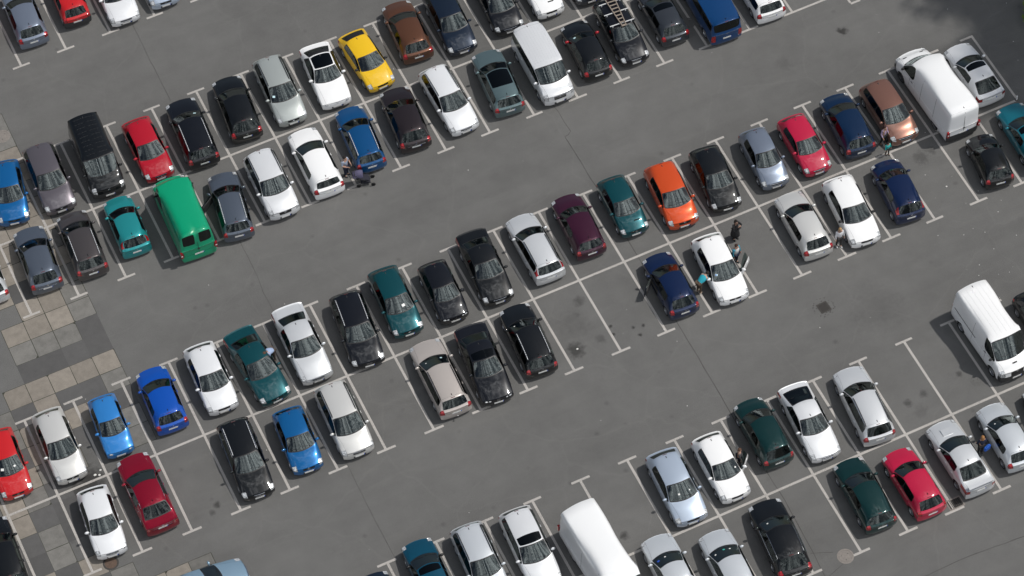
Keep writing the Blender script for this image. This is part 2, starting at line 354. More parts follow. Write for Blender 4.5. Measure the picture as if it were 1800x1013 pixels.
def grate(x, y, rz, a, b_, label, broken):
    o = tag(empty('drain_grate', (x,y,0), rz), label, 'drain')
    m1 = MB(); m1.box(-a-.07, -a, -b_-.07, b_+.07, .0055, .014); m1.box(a, a+.07, -b_-.07, b_+.07, .0055, .014); m1.box(-a, a, -b_-.07, -b_, .0055, .0138); m1.box(-a, a, b_, b_+.07, .0055, .0138); m1.build('frame', CONC if broken else IRON, o)
    mesh_obj('pit', [(-a,-b_,.0052),(a,-b_,.0052),(a,b_,.0052),(-a,b_,.0052)], [(0,1,2,3)], UNDER, o)
    n = 7
    bar = None
    for k in range(n):
        xx = -a+(k+.5)*2*a/n
        if bar is None: bar = MB().box(-.022, .022, -b_, b_, .0056, .0125).mesh('bar', IRON)
        o2 = mesh_obj('bar', None, None, None, o, data=bar); o2.location.x = xx
grate(35.19, -23.33, .06, .24, .24, 'square drain grate in crumbling asphalt in the driving lane', False)
grate(35.42, -36.70, .0, .36, .24, 'drain grate at the end of the bay line by the red hatchback', True)
# litter specks
lit = MB()
for k in range(120):
    x, y = (random.uniform(-5, 58), random.uniform(-44, 14)) if k < 70 else (random.gauss(46, 4), random.gauss(-22, 4)) if k < 110 else (random.gauss(53.5, 2.6), random.gauss(-11.5, 3.2))
    r = random.uniform(.012, .034)
    a = random.uniform(0, 6); q = [(x+r*math.cos(a+k_*1.57)*random.uniform(.6,1.2), y+r*math.sin(a+k_*1.57)*random.uniform(.6,1.2), .0095+random.uniform(0,.004)) for k_ in range(4)]
    lit.add(q, [(0,1,2,3)])
for x, y, r in ((22.37,-19.88,.07),(27.0,-20.8,.05),(-3.2,-15.75,.09),(-3.0,-15.85,.08),(-2.85,-15.6,.07),(41.3,-31.5,.06),(44.9,-19.4,.06)):
    lit.ell((x,y,.02), (r,r*.8,.03), 6, 4)
tag(lit.build('litter', plain('paper_white', (.62,.61,.58), .7)), 'small white scraps and petals scattered over the asphalt', 'litter', None, 'stuff')
# crumbs round the square grate
cr_ = MB()
for k in range(40):
    a, d = random.uniform(0, 6.28), random.uniform(.3, .62); x, y = 35.19+d*math.cos(a), -23.33+d*math.sin(a); r = random.uniform(.02,.06)
    cr_.ell((x,y,.006), (r,r*.7,.012), 5, 3)
tag(cr_.build('asphalt_crumbs', JOINT), 'dark crumbs of broken asphalt round the square drain grate', 'debris', None, 'stuff')

# ------------------------------------------------------------------ cars
# proportions by body style; x is measured from the nose, all in metres for the style's own length
STY = {
 'hatch': dict(L=4.1, W=1.74, H=1.46, zl=.72, zc=.97, xc=1.02, xr=1.82, xB=2.25, xC=3.26, er=.54, ew=.14, zw=.95, zd=.90, zb=.93, tum=.70, ax=.82, wb=2.55),
 'wagon': dict(L=4.5, W=1.76, H=1.46, zl=.70, zc=.96, xc=1.15, xr=1.98, xB=2.48, xC=3.32, er=.44, ew=.11, zw=.94, zd=.88, zb=.93, tum=.71, ax=.88, wb=2.68, quarter=True),
 'sedan': dict(L=4.55, W=1.76, H=1.43, zl=.70, zc=.96, xc=1.22, xr=2.05, xB=2.5, xC=3.15, er=1.32, ew=.66, zw=1.00, zd=.97, zb=.93, tum=.69, ax=.86, wb=2.68, boot=True),
 'coupe': dict(L=4.45, W=1.72, H=1.34, zl=.66, zc=.90, xc=1.25, xr=2.05, xB=2.6, xC=3.0, er=1.35, ew=.36, zw=.93, zd=.90, zb=.88, tum=.68, ax=.88, wb=2.6, boot=True, doors=3, quarter=True),
 'beetle': dict(L=4.28, W=1.80, H=1.49, zl=.74, zc=.98, xc=1.32, xr=2.0, xB=2.6, xC=3.05, er=1.15, ew=.42, zw=.98, zd=.88, zb=.95, tum=.64, ax=.86, wb=2.54, boot=True, doors=3, quarter=True),
 'mpv': dict(L=4.2, W=1.76, H=1.58, zl=.78, zc=1.04, xc=.90, xr=1.72, xB=2.25, xC=3.2, er=.44, ew=.11, zw=.98, zd=.92, zb=.98, tum=.725, ax=.85, wb=2.62, quarter=True),
 'suv': dict(L=4.5, W=1.82, H=1.68, zl=.88, zc=1.10, xc=1.12, xr=1.90, xB=2.45, xC=3.35, er=.40, ew=.11, zw=1.04, zd=.98, zb=1.05, tum=.74, ax=.88, wb=2.65, quarter=True, gc=.07, wr=.35),
 'bus': dict(L=4.9, W=1.90, H=1.95, zl=.92, zc=1.22, xc=.72, xr=1.50, xB=2.05, xC=3.45, er=.16, ew=.07, zw=1.16, zd=1.02, zb=1.14, tum=.87, ax=.92, wb=3.0, quarter=True, wr=.34, vcre=.35),
 'van': dict(L=4.8, W=1.92, H=1.96, zl=.90, zc=1.20, xc=.74, xr=1.52, xB=2.05, xC=3.4, er=.12, ew=.06, zw=1.16, zd=1.02, zb=1.12, tum=.90, ax=.92, wb=3.1, wr=.34, panel=True, vcre=.45),
 'bigvan': dict(L=5.9, W=1.99, H=2.55, zl=.98, zc=1.28, xc=.72, xr=1.55, xB=2.2, xC=3.6, er=.10, ew=.05, zw=1.30, zd=1.1, zb=1.25, tum=.875, ax=1.0, wb=3.55, wr=.35, panel=True, vcre=.45, zr=2.34),
}
PARTS = ['body','bonnet','tailgate','front_bumper','rear_bumper','windshield','rear_window','front_door','front_door','rear_door','rear_door',
         'front_window','front_window','rear_side_window','rear_side_window','quarter_window','quarter_window','headlight','headlight','taillight','taillight',
         'grille','window_seal','roof_glass','lower_intake','roof_panel','side_panel','side_panel']
(BODY,BON,TAILG,FB,RB,WS,RW,FDL,FDR,RDL,RDR,FWL,FWR,RWL,RWR,QWL,QWR,HLL,HLR,TLL,TLR,GRI,SEAL,RGL,INT,ROOF,SPL,SPR) = range(28)

GLZ = (WS, RW, FWL, FWR, RWL, RWR, QWL, QWR, RGL, SEAL)
def cage(p):
    """control cage of one car: eight rails per side over ten stations, capped at nose and tail; returns a bmesh"""
    L, Wd, H = p['L'], p['W'], p['H']; hw = Wd/2; gc = p.get('gc', 0.0)
    zl, zc, xc, xr, xB, xC = p['zl'], p['zc'], p['xc'], p['xr'], p['xB'], p['xC']
    xr2, xw, zw, zd, zb, tum = L-p['er'], L-p['ew'], p['zw'], p['zd'], p['zb'], p['tum']
    zr = p.get('zr', H-.03); rd = p.get('round', 1.0)
    xa = xc+.27
    xq = min(xr2+(.28 if p.get('boot') else -.02), L-.26)
    xq = max(xq, xC+.12)
    z0, z1, z2, z3 = .17+gc, .26+gc, .47+gc*.7, min(.70+gc, zl-.02)
    # station: side x, x5,x6,x7, z4,z5,z6,z7, plan, y4,y5,y6
    nb = p.get('nose', .16)*rd
    st = [
     (nb, .11*rd, .05, .03, zl-.07, zl-.03, zl-.01, zl, .92, .96, .70, .37),
     (nb+.20, .31, .26, .24, zl-.03, zl+.04, zl+.06, zl+.065, .945, .955, .70, .37),
     (.62*xc+.12, .62*xc+.05, .62*xc, .62*xc, zl+.62*(zc-zl)-.055, zl+.66*(zc-zl)+.01, zl+.66*(zc-zl)+.04, zl+.66*(zc-zl)+.05, .985, .95, .745, .38),
     (xa, xc+.20, xc+.06, xc, zc-.055, zc-.005, zc+.01, zc+.015, 1.0, .95, .84, .43),
     (xa+.5*(xB-xa), xr+.12, xr+.03, xr, zb+.005, zr-.10, zr-.025, zr-.01, 1.0, .945, tum, .37),
     (xB, xB-.03, xB, xB, zb+.015, H-.085, H-.018, H, 1.0, .945, tum+.015, .38),
     (xC, xC-.06, xC, xC, zb+.03, H-.095, H-.028, H-.012, 1.0, .945, tum+.01, .38),
     (xq, xr2-.05, xr2, xr2+.015, zb+.05, H-.15 if not p.get('panel') else H-.10, H-.085 if not p.get('panel') else H-.03, H-.07 if not p.get('panel') else H-.02, .985, .94, tum-.015, .37),
     (max(xw-.10, xq+.05), xw-.06, xw-.005, xw+.01, zw-.06, zw-.005, zw, zw, .97, .945, .79 if not p.get('panel') else tum, .38),
     (L-.13*rd, L-.065, L-.03, L-.02, zd-.05, zd-.01, zd, zd, .955, .955, .72 if not p.get('panel') else tum, .37),
    ]
    ns = len(st)
    def P(i, j):
        s = st[i]; pl = s[8]
        if j <= 3:
            y = (.86, .965, 1.0, .992)[j]*pl*hw; z = (z0, z1, z2, z3)[j]; x = s[0]
            if i == 0: x += (.06, .0, -.01, .0)[j]; 
            if j == 3 and s[4] < z3+.05: z = s[4]-.05
            return (x, y, z)
        if j == 4: return (s[0], s[9]*pl*hw, s[4])
        return (s[j-4], (s[10]*min(1, pl+.05) if j == 5 else s[11] if j == 6 else 0)*hw, s[j])
    bm = bmesh.new(); V = {}
    def vert(k, co):
        if k not in V: V[k] = bm.verts.new(co)
        return V[k]
    def sv(i, j, sd):
        x, y, z = P(i, j)
        if j == 7: return vert((i, 7, 0), (x, 0, z))
        return vert((i, j, sd), (x, y*sd, z))
    F = {}
    def face(vs, mat, key=None, sd=1):
        f = bm.faces.new(vs if sd > 0 else vs[::-1]); f.material_index = mat
        if key: F[key] = f
        return f
    d3 = p.get('doors', 5) == 3; van = p.get('panel')
    for sd in (1, -1):
        LR = 0 if sd > 0 else 1
        for i in range(ns-1):
            for j in range(7):
                m_ = BODY
                if j >= 4:       # top strip: j=4 belt-to-cant, 5 and 6 the top
                    if j == 4 and i == 0 and p.get('lights') != 'round': m_ = HLL+LR
                    elif j == 4 and i == 8 and p.get('tl', 'wrap') == 'wrap' and not p.get('boot') and p.get('bigtail'): m_ = TLL+LR
                    elif j >= 5:
                        if i <= 2: m_ = BON
                        elif i == 3: m_ = WS
                        elif i in (4, 5, 6): m_ = ROOF
                        elif i == 7: m_ = RW
                        elif i == 8: m_ = TAILG
                    else:
                        if i in (3, 4): m_ = FWL+LR
                        elif i == 5 and not van: m_ = RWL+LR if not d3 else QWL+LR
                        elif i == 6 and p.get('quarter') and not van: m_ = QWL+LR
                        if van and i in (5, 6): m_ = SPL+LR
                else:
                    if j in (1, 2, 3):
                        if i in (3, 4): m_ = FDL+LR
                        elif i == 5 and not d3 and not van: m_ = RDL+LR
                        elif i == 5 and van: m_ = SPL+LR
                    if i == 0: m_ = FB if j <= 2 else HLL+LR
                    if i == ns-2: m_ = RB if j <= 2 else (TLL+LR if p.get('tl', 'wrap') == 'wrap' else BODY)
                    if i == ns-3 and j <= 2: m_ = RB if not van else BODY
                vs = [sv(i, j, sd), sv(i, j+1, sd), sv(i+1, j+1, sd), sv(i+1, j, sd)]
                vs = [v for k, v in enumerate(vs) if v not in vs[:k]]
                face(vs, m_, (i, j, sd), sd)
        # nose cap
        fx = [(.11, .05, .03), (.045, .012, 0), (.03, .0, -.012), (.05, .02, .01), (.12, .09, .08)]
        fz = [None, min(z3-.09, zl-.11), z2-.02, z1-.02, z0]
        for tip in (0, 1):
            i = 0 if tip == 0 else ns-1; nm = 'n' if tip == 0 else 't'
            rows = []
            for r, rail in enumerate((4, 3, 2, 1, 0)):
                if r == 0: rows.append([sv(i, 4, sd), sv(i, 5, sd), sv(i, 6, sd), sv(i, 7, sd)]); continue
                row = [sv(i, rail, sd)]
                for c in range(3):
                    y = st[i][10+c]*hw if c < 2 else 0
                    if c == 0: y *= min(1, st[i][8]+.05)
                    if tip == 0: x, z = fx[r][c], fz[r]
                    else:
                        x = L-((.07, .04, .03), (.055, .03, .02), (.03, .005, 0.0), (.05, .02, .015), (.10, .07, .06))[r][c]
                        z = P(i, rail)[2]
                    k = (nm, r, c, sd if c < 2 else 0)
                    row.append(vert(k, (x, y*sd, z)))
                rows.append(row)
            for r in range(4):
                for c in range(3):
                    if tip == 0:
                        m_ = (HLL+LR if c == 0 else (GRI if c == 2 or p.get('widegrille') else BODY)) if r == 0 else (INT if (r == 2 and c == 2) else FB)
                        if p.get('lights') == 'round' and m_ in (HLL, HLR): m_ = BODY
                    else:
                        m_ = (TLL+LR if c == 0 and p.get('tl', 'wrap') != 'pillar' else TAILG) if r == 0 else RB
                        if r == 1 and p.get('tl') == 'low' and c == 0: m_ = TLL+LR
                    vs = [rows[r][c], rows[r][c+1], rows[r+1][c+1], rows[r+1][c]]
                    face(vs, m_, (nm, r, c, sd), sd if tip == 0 else -sd)
        if p.get('tl') == 'pillar':
            F[(7, 4, sd)].material_index = TLL+LR
    if p.get('lights') == 'round':
        for sd in (1, -1): F[(0, 3, sd)].material_index = BODY
    bm.normal_update()
    # window frames and seals
    def inset(keys, th, rim, individual=False, depth=0.0):
        fs = [F[k] for k in keys if k in F]
        mats = {f: f.material_index for f in fs}
        if not fs: return
        if individual:
            r = bmesh.ops.inset_individual(bm, faces=fs, thickness=th, depth=depth, use_even_offset=True)
        else:
            r = bmesh.ops.inset_region(bm, faces=fs, thickness=th, depth=depth, use_even_offset=True, use_boundary=True)
        for f in r['faces']:
            if f not in mats: f.material_index = rim if not callable(rim) else rim(f)
    both = (1, -1)
    inset([(3, j, s) for j in (5, 6) for s in both], .028, SEAL)
    if not p.get('norw'):
        if p.get('split_rw'):
            for s in both: inset([(7, j, s) for j in (5, 6)], .13, TAILG)
        else: inset([(7, j, s) for j in (5, 6) for s in both], .034 if not p.get('boot') else .035, TAILG if not p.get('boot') else SEAL)
    else:
        for s in both:
            for j in (5, 6): F[(7, j, s)].material_index = TAILG
    for s in both:
        ks = [(i, 4, s) for i in (3, 4, 5, 6) if F[(i, 4, s)].material_index in (FWL, FWR, RWL, RWR, QWL, QWR)]
        fs = set(F[k] for k in ks)
        inset(ks, .024, BODY)
        inset([k for k in ks if k[0] in (3, 4)], .013, SEAL)
        for i in (5, 6):
            if (i, 4, s) in ks: inset([(i, 4, s)], .022, SEAL)
        for k in ks:
            if k[0] in (3,): F[k].material_index = FWL if s > 0 else FWR
    if p.get('sunroof') == 'pano':
        inset([(i, j, s) for i in (4, 5) for j in (5, 6) for s in both], .05, ROOF)
        for i in (4, 5):
            for j in (5, 6):
                for s in both: F[(i, j, s)].material_index = RGL
    elif p.get('sunroof'):
        inset([(4, j, s) for j in (5, 6) for s in both], .05, ROOF)
        for j in (5, 6):
            for s in both: F[(4, j, s)].material_index = RGL
    cl = bm.edges.layers.float.new('crease_edge')
    def crease(keya, keyb, val):
        a, b_ = V.get(keya), V.get(keyb)
        if a and b_:
            e = bm.edges.get((a, b_))
            if e: e[cl] = val
    vc = p.get('vcre', 0.0)
    for sd in both:
        for i in range(ns-1):
            crease((i, 4, sd), (i+1, 4, sd), .8)
            if i >= 3: crease((i, 5, sd), (i+1, 5, sd), .97)
            crease((i, 1, sd), (i+1, 1, sd), .4)
        for i in (3, 8, 9, 0):
            for j in (5, 6): crease((i, j, sd), (i, j+1, sd if j == 5 else 0), .55+vc)
        for j in (5, 6): crease((7, j, sd), (7, j+1, sd if j == 5 else 0), .8); crease((4, j, sd), (4, j+1, sd if j == 5 else 0), .7)
        for j in (3, 4): crease((ns-1, j, sd), (ns-1, j+1, sd), vc)
    for e in bm.edges:            # crisp window outlines
        if len(e.link_faces) == 2:
            a, b_ = e.link_faces[0].material_index, e.link_faces[1].material_index
            if a != b_ and (a in GLZ or b_ in GLZ) : e[cl] = max(e[cl], .85)
    vl_ = bm.verts.layers.float.new('crease_vert')
    for v in bm.verts:            # keep their corners from rounding off
        es = [e for e in v.link_edges if e[cl] >= .84]
        mats_ = set(f.material_index for f in v.link_faces)
        if len(es) >= 2 and mats_ & set(GLZ):
            ds = [(e.other_vert(v).co-v.co).normalized() for e in es]
            if min(ds[i_].dot(ds[j_]) for i_ in range(len(ds)) for j_ in range(i_)) > -.80: v[vl_] = .75
    return bm

def resolve(style, over):
    p = dict(STY[style]); over = dict(over); over['W'] = over.get('W', p['W'])*1.035; L0 = p['L']; L = over.get('L', L0); k = L/L0
    for q in ('xc', 'xr', 'xB', 'xC', 'er', 'ew', 'ax', 'wb', 'L'): p[q] = p[q]*k
    for q, v in over.items():
        if q in STY['hatch'] or q in ('quarter','boot','doors','gc','wr','panel','vcre','zr','sunroof','tl','norw','split_rw','lights','nose','round','widegrille','bigtail'): p[q] = v
    if p.get('sunroof') == 1: p['xB'] += .16
    return p

class Shape: pass
def finish(p, me):
    """scale to size, cut wheel arches, split into part meshes"""
    L, Wd, H = p['L'], p['W'], p['H']; gc = p.get('gc', 0.0); wr = p.get('wr', .31); Rr = wr+.055
    vs = [v.co.copy() for v in me.vertices]
    x0, x1 = min(v.x for v in vs), max(v.x for v in vs); yw = max(abs(v.y) for v in vs); zt = max(v.z for v in vs); zb_ = min(v.z for v in vs)
    for v in vs:
        v.x = L/2-(v.x-x0)/(x1-x0)*L; v.y *= Wd/2/yw; v.z = (.17+gc)+(v.z-zb_)/(zt-zb_)*(H-.17-gc)
    polys = [(list(q.vertices), q.material_index) for q in me.polygons]
    axles = (L/2-p['ax'], L/2-p['ax']-p['wb'])
    inside = [None]*len(vs)
    for i, v in enumerate(vs):
        if abs(v.y) > Wd*.30 and v.z < wr+Rr+.05:
            for k, xa in enumerate(axles):
                if math.hypot(v.x-xa, v.z-wr) < Rr: inside[i] = k
    keep = []
    for q, m_ in polys:
        if not (all(inside[i] is not None for i in q)): keep.append((q, m_))
    for i, v in enumerate(vs):
        k = inside[i]
        if k is not None:
            d = Vector((v.x-axles[k], v.z-wr)); n = d.length
            d = d/n if n > 1e-5 else Vector((0, 1)); v.x = axles[k]+d.x*Rr; v.z = wr+d.y*Rr
    s = Shape(); s.p = p; s.axles = axles; s.wr = wr; s.polys = keep; s.vs = vs; s.meshes = {}
    # orientation check
    vol = sum((vs[q[0]].cross(vs[q[1]])).dot(vs[q[2]]) for q, m_ in keep)
    flip = vol < 0
    if flip: keep = [(q[::-1], m_) for q, m_ in keep]; s.polys = keep
    nrm = [Vector() for _ in vs]
    for q, m_ in keep:
        a = vs[q[0]]; n = (vs[q[1]]-a).cross(vs[q[2]]-a) if len(q) == 3 else (vs[q[2]]-a).cross(vs[q[3]]-vs[q[1]])
        for i in q: nrm[i] += n
    for n in nrm:
        if n.length > 0: n.normalize()
    by = {}
    for q, m_ in keep: by.setdefault(m_, []).append(q)
    for m_, qs in by.items():
        ids = {}; 
        for q in qs:
            for i in q: ids.setdefault(i, len(ids))
        cnt = {}
        for q in qs:
            for a, b_ in zip(q, q[1:]+q[:1]): cnt[(min(a, b_), max(a, b_))] = cnt.get((min(a, b_), max(a, b_)), 0)+1
        bnd = set(i for e, c in cnt.items() if c == 1 for i in e)
        cen = {}
        if m_ in (BON, TAILG, FDL, FDR, RDL, RDR, FB, RB, HLL, HLR, TLL, TLR):
            for q in qs:
                c = sum((vs[i] for i in q), Vector())/len(q)
                for i in q:
                    if i in bnd: cen.setdefault(i, []).append(c)
        v2 = []
        for i in ids:
            co = vs[i].copy()
            if i in cen and abs(co.y) > 1e-4 or i in cen:
                d = sum(cen[i], Vector())/len(cen[i])-co
                if d.length > 1e-5: co += d.normalized()*.006
            v2.append(co)
        me2 = bpy.data.meshes.new(PARTS[m_]); me2.from_pydata(v2, [], [[ids[i] for i in q] for q in qs]); me2.update()
        me2.shade_smooth()
        me2.normals_split_custom_set_from_vertices([nrm[i] for i in ids])
        me2.materials.append(None)
        s.meshes[m_] = me2
    s.bvh = BVHTree.FromPolygons([tuple(v) for v in vs], [q for q, m_ in keep])
    return s

# shared pieces
tb = MB(); tb.lathe([(.20,-.085),(.285,-.10),(.305,-.08),(.31,0),(.305,.08),(.285,.10),(.20,.085)], 22)
TYRE = tb.mesh('tyre', RUBBER, True)
def rim_mesh(kind, mat):
    b_ = MB(); b_.lathe([(.205,.06),(.205,.088),(.188,.092),(.18,.06)], 20)
    b_.lathe([(.18,.045),(.04,.06),(.001,.062)], 20) if kind == 'disc' else b_.lathe([(.18,.0),(.001,.0)], 16)
    n = {'five': 5, 'seven': 7, 'multi': 10, 'disc': 0}[kind]
    for k in range(n):
        a = 2*math.pi*k/n; c, s_ = math.cos(a), math.sin(a); w = .032 if n < 6 else .02 if n < 9 else .012
        v = []
        for r, ww, yy in ((.03, w*1.2, .072), (.19, w*.8, .084)):
            for sg in (-1, 1): v += [(r*c-sg*ww*s_, yy, r*s_+sg*ww*c), (r*c-sg*ww*s_, yy-.03, r*s_+sg*ww*c)]
        b_.add(v, [(0,2,6,4),(0,4,5,1),(2,3,7,6),(4,6,7,5)])
    b_.lathe([(.05,.0),(.05,.078),(.001,.082)], 10)
    if kind == 'disc':
        for k in range(8):
            a = 2*math.pi*k/8; b_.ell((.13*math.cos(a), .055, .13*math.sin(a)), (.018,.006,.018), 6, 4)
    return b_.mesh('rim', mat, False)
RIMS = {'five': rim_mesh('five', ALLOY), 'seven': rim_mesh('seven', ALLOY), 'multi': rim_mesh('multi', ALLOY), 'disc': rim_mesh('disc', ALLOY), 'steel': rim_mesh('disc', DARKALLOY)}
def rbox(name, mat, boxes, bev=.05):
    m1 = MB()
    for b_ in boxes: m1.box(*b_)
    me = m1.mesh(name, mat); bm = bmesh.new(); bm.from_mesh(me); bmesh.ops.bevel(bm, geom=list(bm.edges), offset=bev, segments=2, affect='EDGES', clamp_overlap=True); bm.to_mesh(me); bm.free(); me.shade_smooth(); return me
SEATM = rbox('seat', SEAT, [(-.25,.27,-.25,.25,.30,.50), (-.42,-.22,-.24,.24,.40,.98), (-.42,-.31,-.13,.13,1.0,1.2)])
BENCHM = rbox('rear_bench', SEAT, [(-.25,.25,-.62,.62,.30,.50), (-.42,-.2,-.62,.62,.40,.95), (-.40,-.31,-.5,-.26,.95,1.1), (-.40,-.31,.26,.5,.95,1.1)])
DASHM = rbox('dashboard', DASH, [(-.30,.42,-.66,.66,.55,.86)], .08)
WHEELM = None
sw = MB(); 
for k in range(12):
    a, b_ = 2*math.pi*k/12, 2*math.pi*(k+1)/12
    sw.tube((0, .18*math.cos(a), .18*math.sin(a)), (0, .18*math.cos(b_), .18*math.sin(b_)), .017, 5)
sw.box(-.02,.02,-.17,.17,-.03,.03); STEER = sw.mesh('steering_wheel', TRIM)
mi = MB(); mi.ell((0,.05,0), (.075,.125,.08), 10, 6); MIRM = {}
PLM = MB().box(-.006,.006,-.26,.26,-.055,.055).mesh('number_plate', PLATE); PLB = MB().box(-.0065,.0075,.215,.26,-.055,.055).mesh('plate_band', PLATEBLUE)
UNDM = MB().box(-.5,.5,-.5,.5,-.5,.5).mesh('underbody', UNDER)
HANM = rbox('door_handle', TRIM, [(-.09,.09,-.018,.018,-.014,.014)], .008)
STM = MB().box(-.045,.045,-.055,.055,-.002,.002).mesh('windscreen_sticker', STICKER)
ANT = MB(); ANT.add([(.06,-.02,0),(.06,.02,0),(-.07,.02,0),(-.07,-.02,0),(-.06,0,.06)], [(0,1,2,3),(0,4,1),(1,4,2),(2,4,3),(3,4,0)]); ANTM = ANT.mesh('antenna_fin', TRIM)
BR = MB(); BR.box(-.014,.014,-.11,.11,-.008,.008); BRM = BR.mesh('brake_light', lamp('brake_lens', (.16, .008, .012)))
def badge_mesh(kind):
    b_ = MB()
    if kind == 'rings':
        for c in (-.105,-.035,.035,.105):
            for k in range(12):
                a, d = 2*math.pi*k/12, 2*math.pi*(k+1)/12; b_.tube((.01,c+.042*math.cos(a),.042*math.sin(a)), (.01,c+.042*math.cos(d),.042*math.sin(d)), .008, 4)
    elif kind == 'diamond':
        q = [(0,.08),(.062,0),(0,-.08),(-.062,0)]
        for a, d in zip(q, q[1:]+q[:1]): b_.tube((.01,a[0],a[1]), (.01,d[0],d[1]), .014, 5)
    elif kind == 'star':
        for k in range(14):
            a, d = 2*math.pi*k/14, 2*math.pi*(k+1)/14; b_.tube((.01,.08*math.cos(a),.08*math.sin(a)), (.01,.08*math.cos(d),.08*math.sin(d)), .009, 4)
        for k in range(3):
            a = math.pi/2+2*math.pi*k/3; b_.tube((.01,0,0), (.01,.08*math.cos(a),.08*math.sin(a)), .012, 4, .005)
    elif kind == 'bar':
        b_.ell((.005,0,0), (.012,.075,.03), 12, 6)
    else:
        for k in range(12):
            a, d = 2*math.pi*k/12, 2*math.pi*(k+1)/12; b_.tube((.008,.055*math.cos(a),.055*math.sin(a)), (.008,.055*math.cos(d),.055*math.sin(d)), .007, 4)
        b_.tube((.008,-.03,.035), (.008,0,-.035), .007, 4); b_.tube((.008,.03,.035), (.008,0,-.035), .007, 4)
    return b_.mesh('badge', CHROME)
BADGES = {k: badge_mesh(k) for k in ('rings', 'diamond', 'star', 'bar', 'round')}
RL = MB(); RL.ell((0,0,0), (.05,.105,.105), 14, 8); RLM = RL.mesh('headlight', HEAD, True)
MIRD = {}
def mirror_mesh(mat):
    if mat.name not in MIRD: b_ = MB(); b_.ell((0,0,0), (.075,.125,.085), 10, 6); b_.box(-.03,.03,-.14,-.06,-.05,-.02); MIRD[mat.name] = b_.mesh('mirror', mat, True)
    return MIRD[mat.name]

def inst(name, me, parent, loc=(0,0,0), rot=(0,0,0), sc=(1,1,1)):
    o = bpy.data.objects.new(name, me); COL.objects.link(o); o.parent = parent; o.location = loc; o.rotation_euler = rot; o.scale = sc; return o

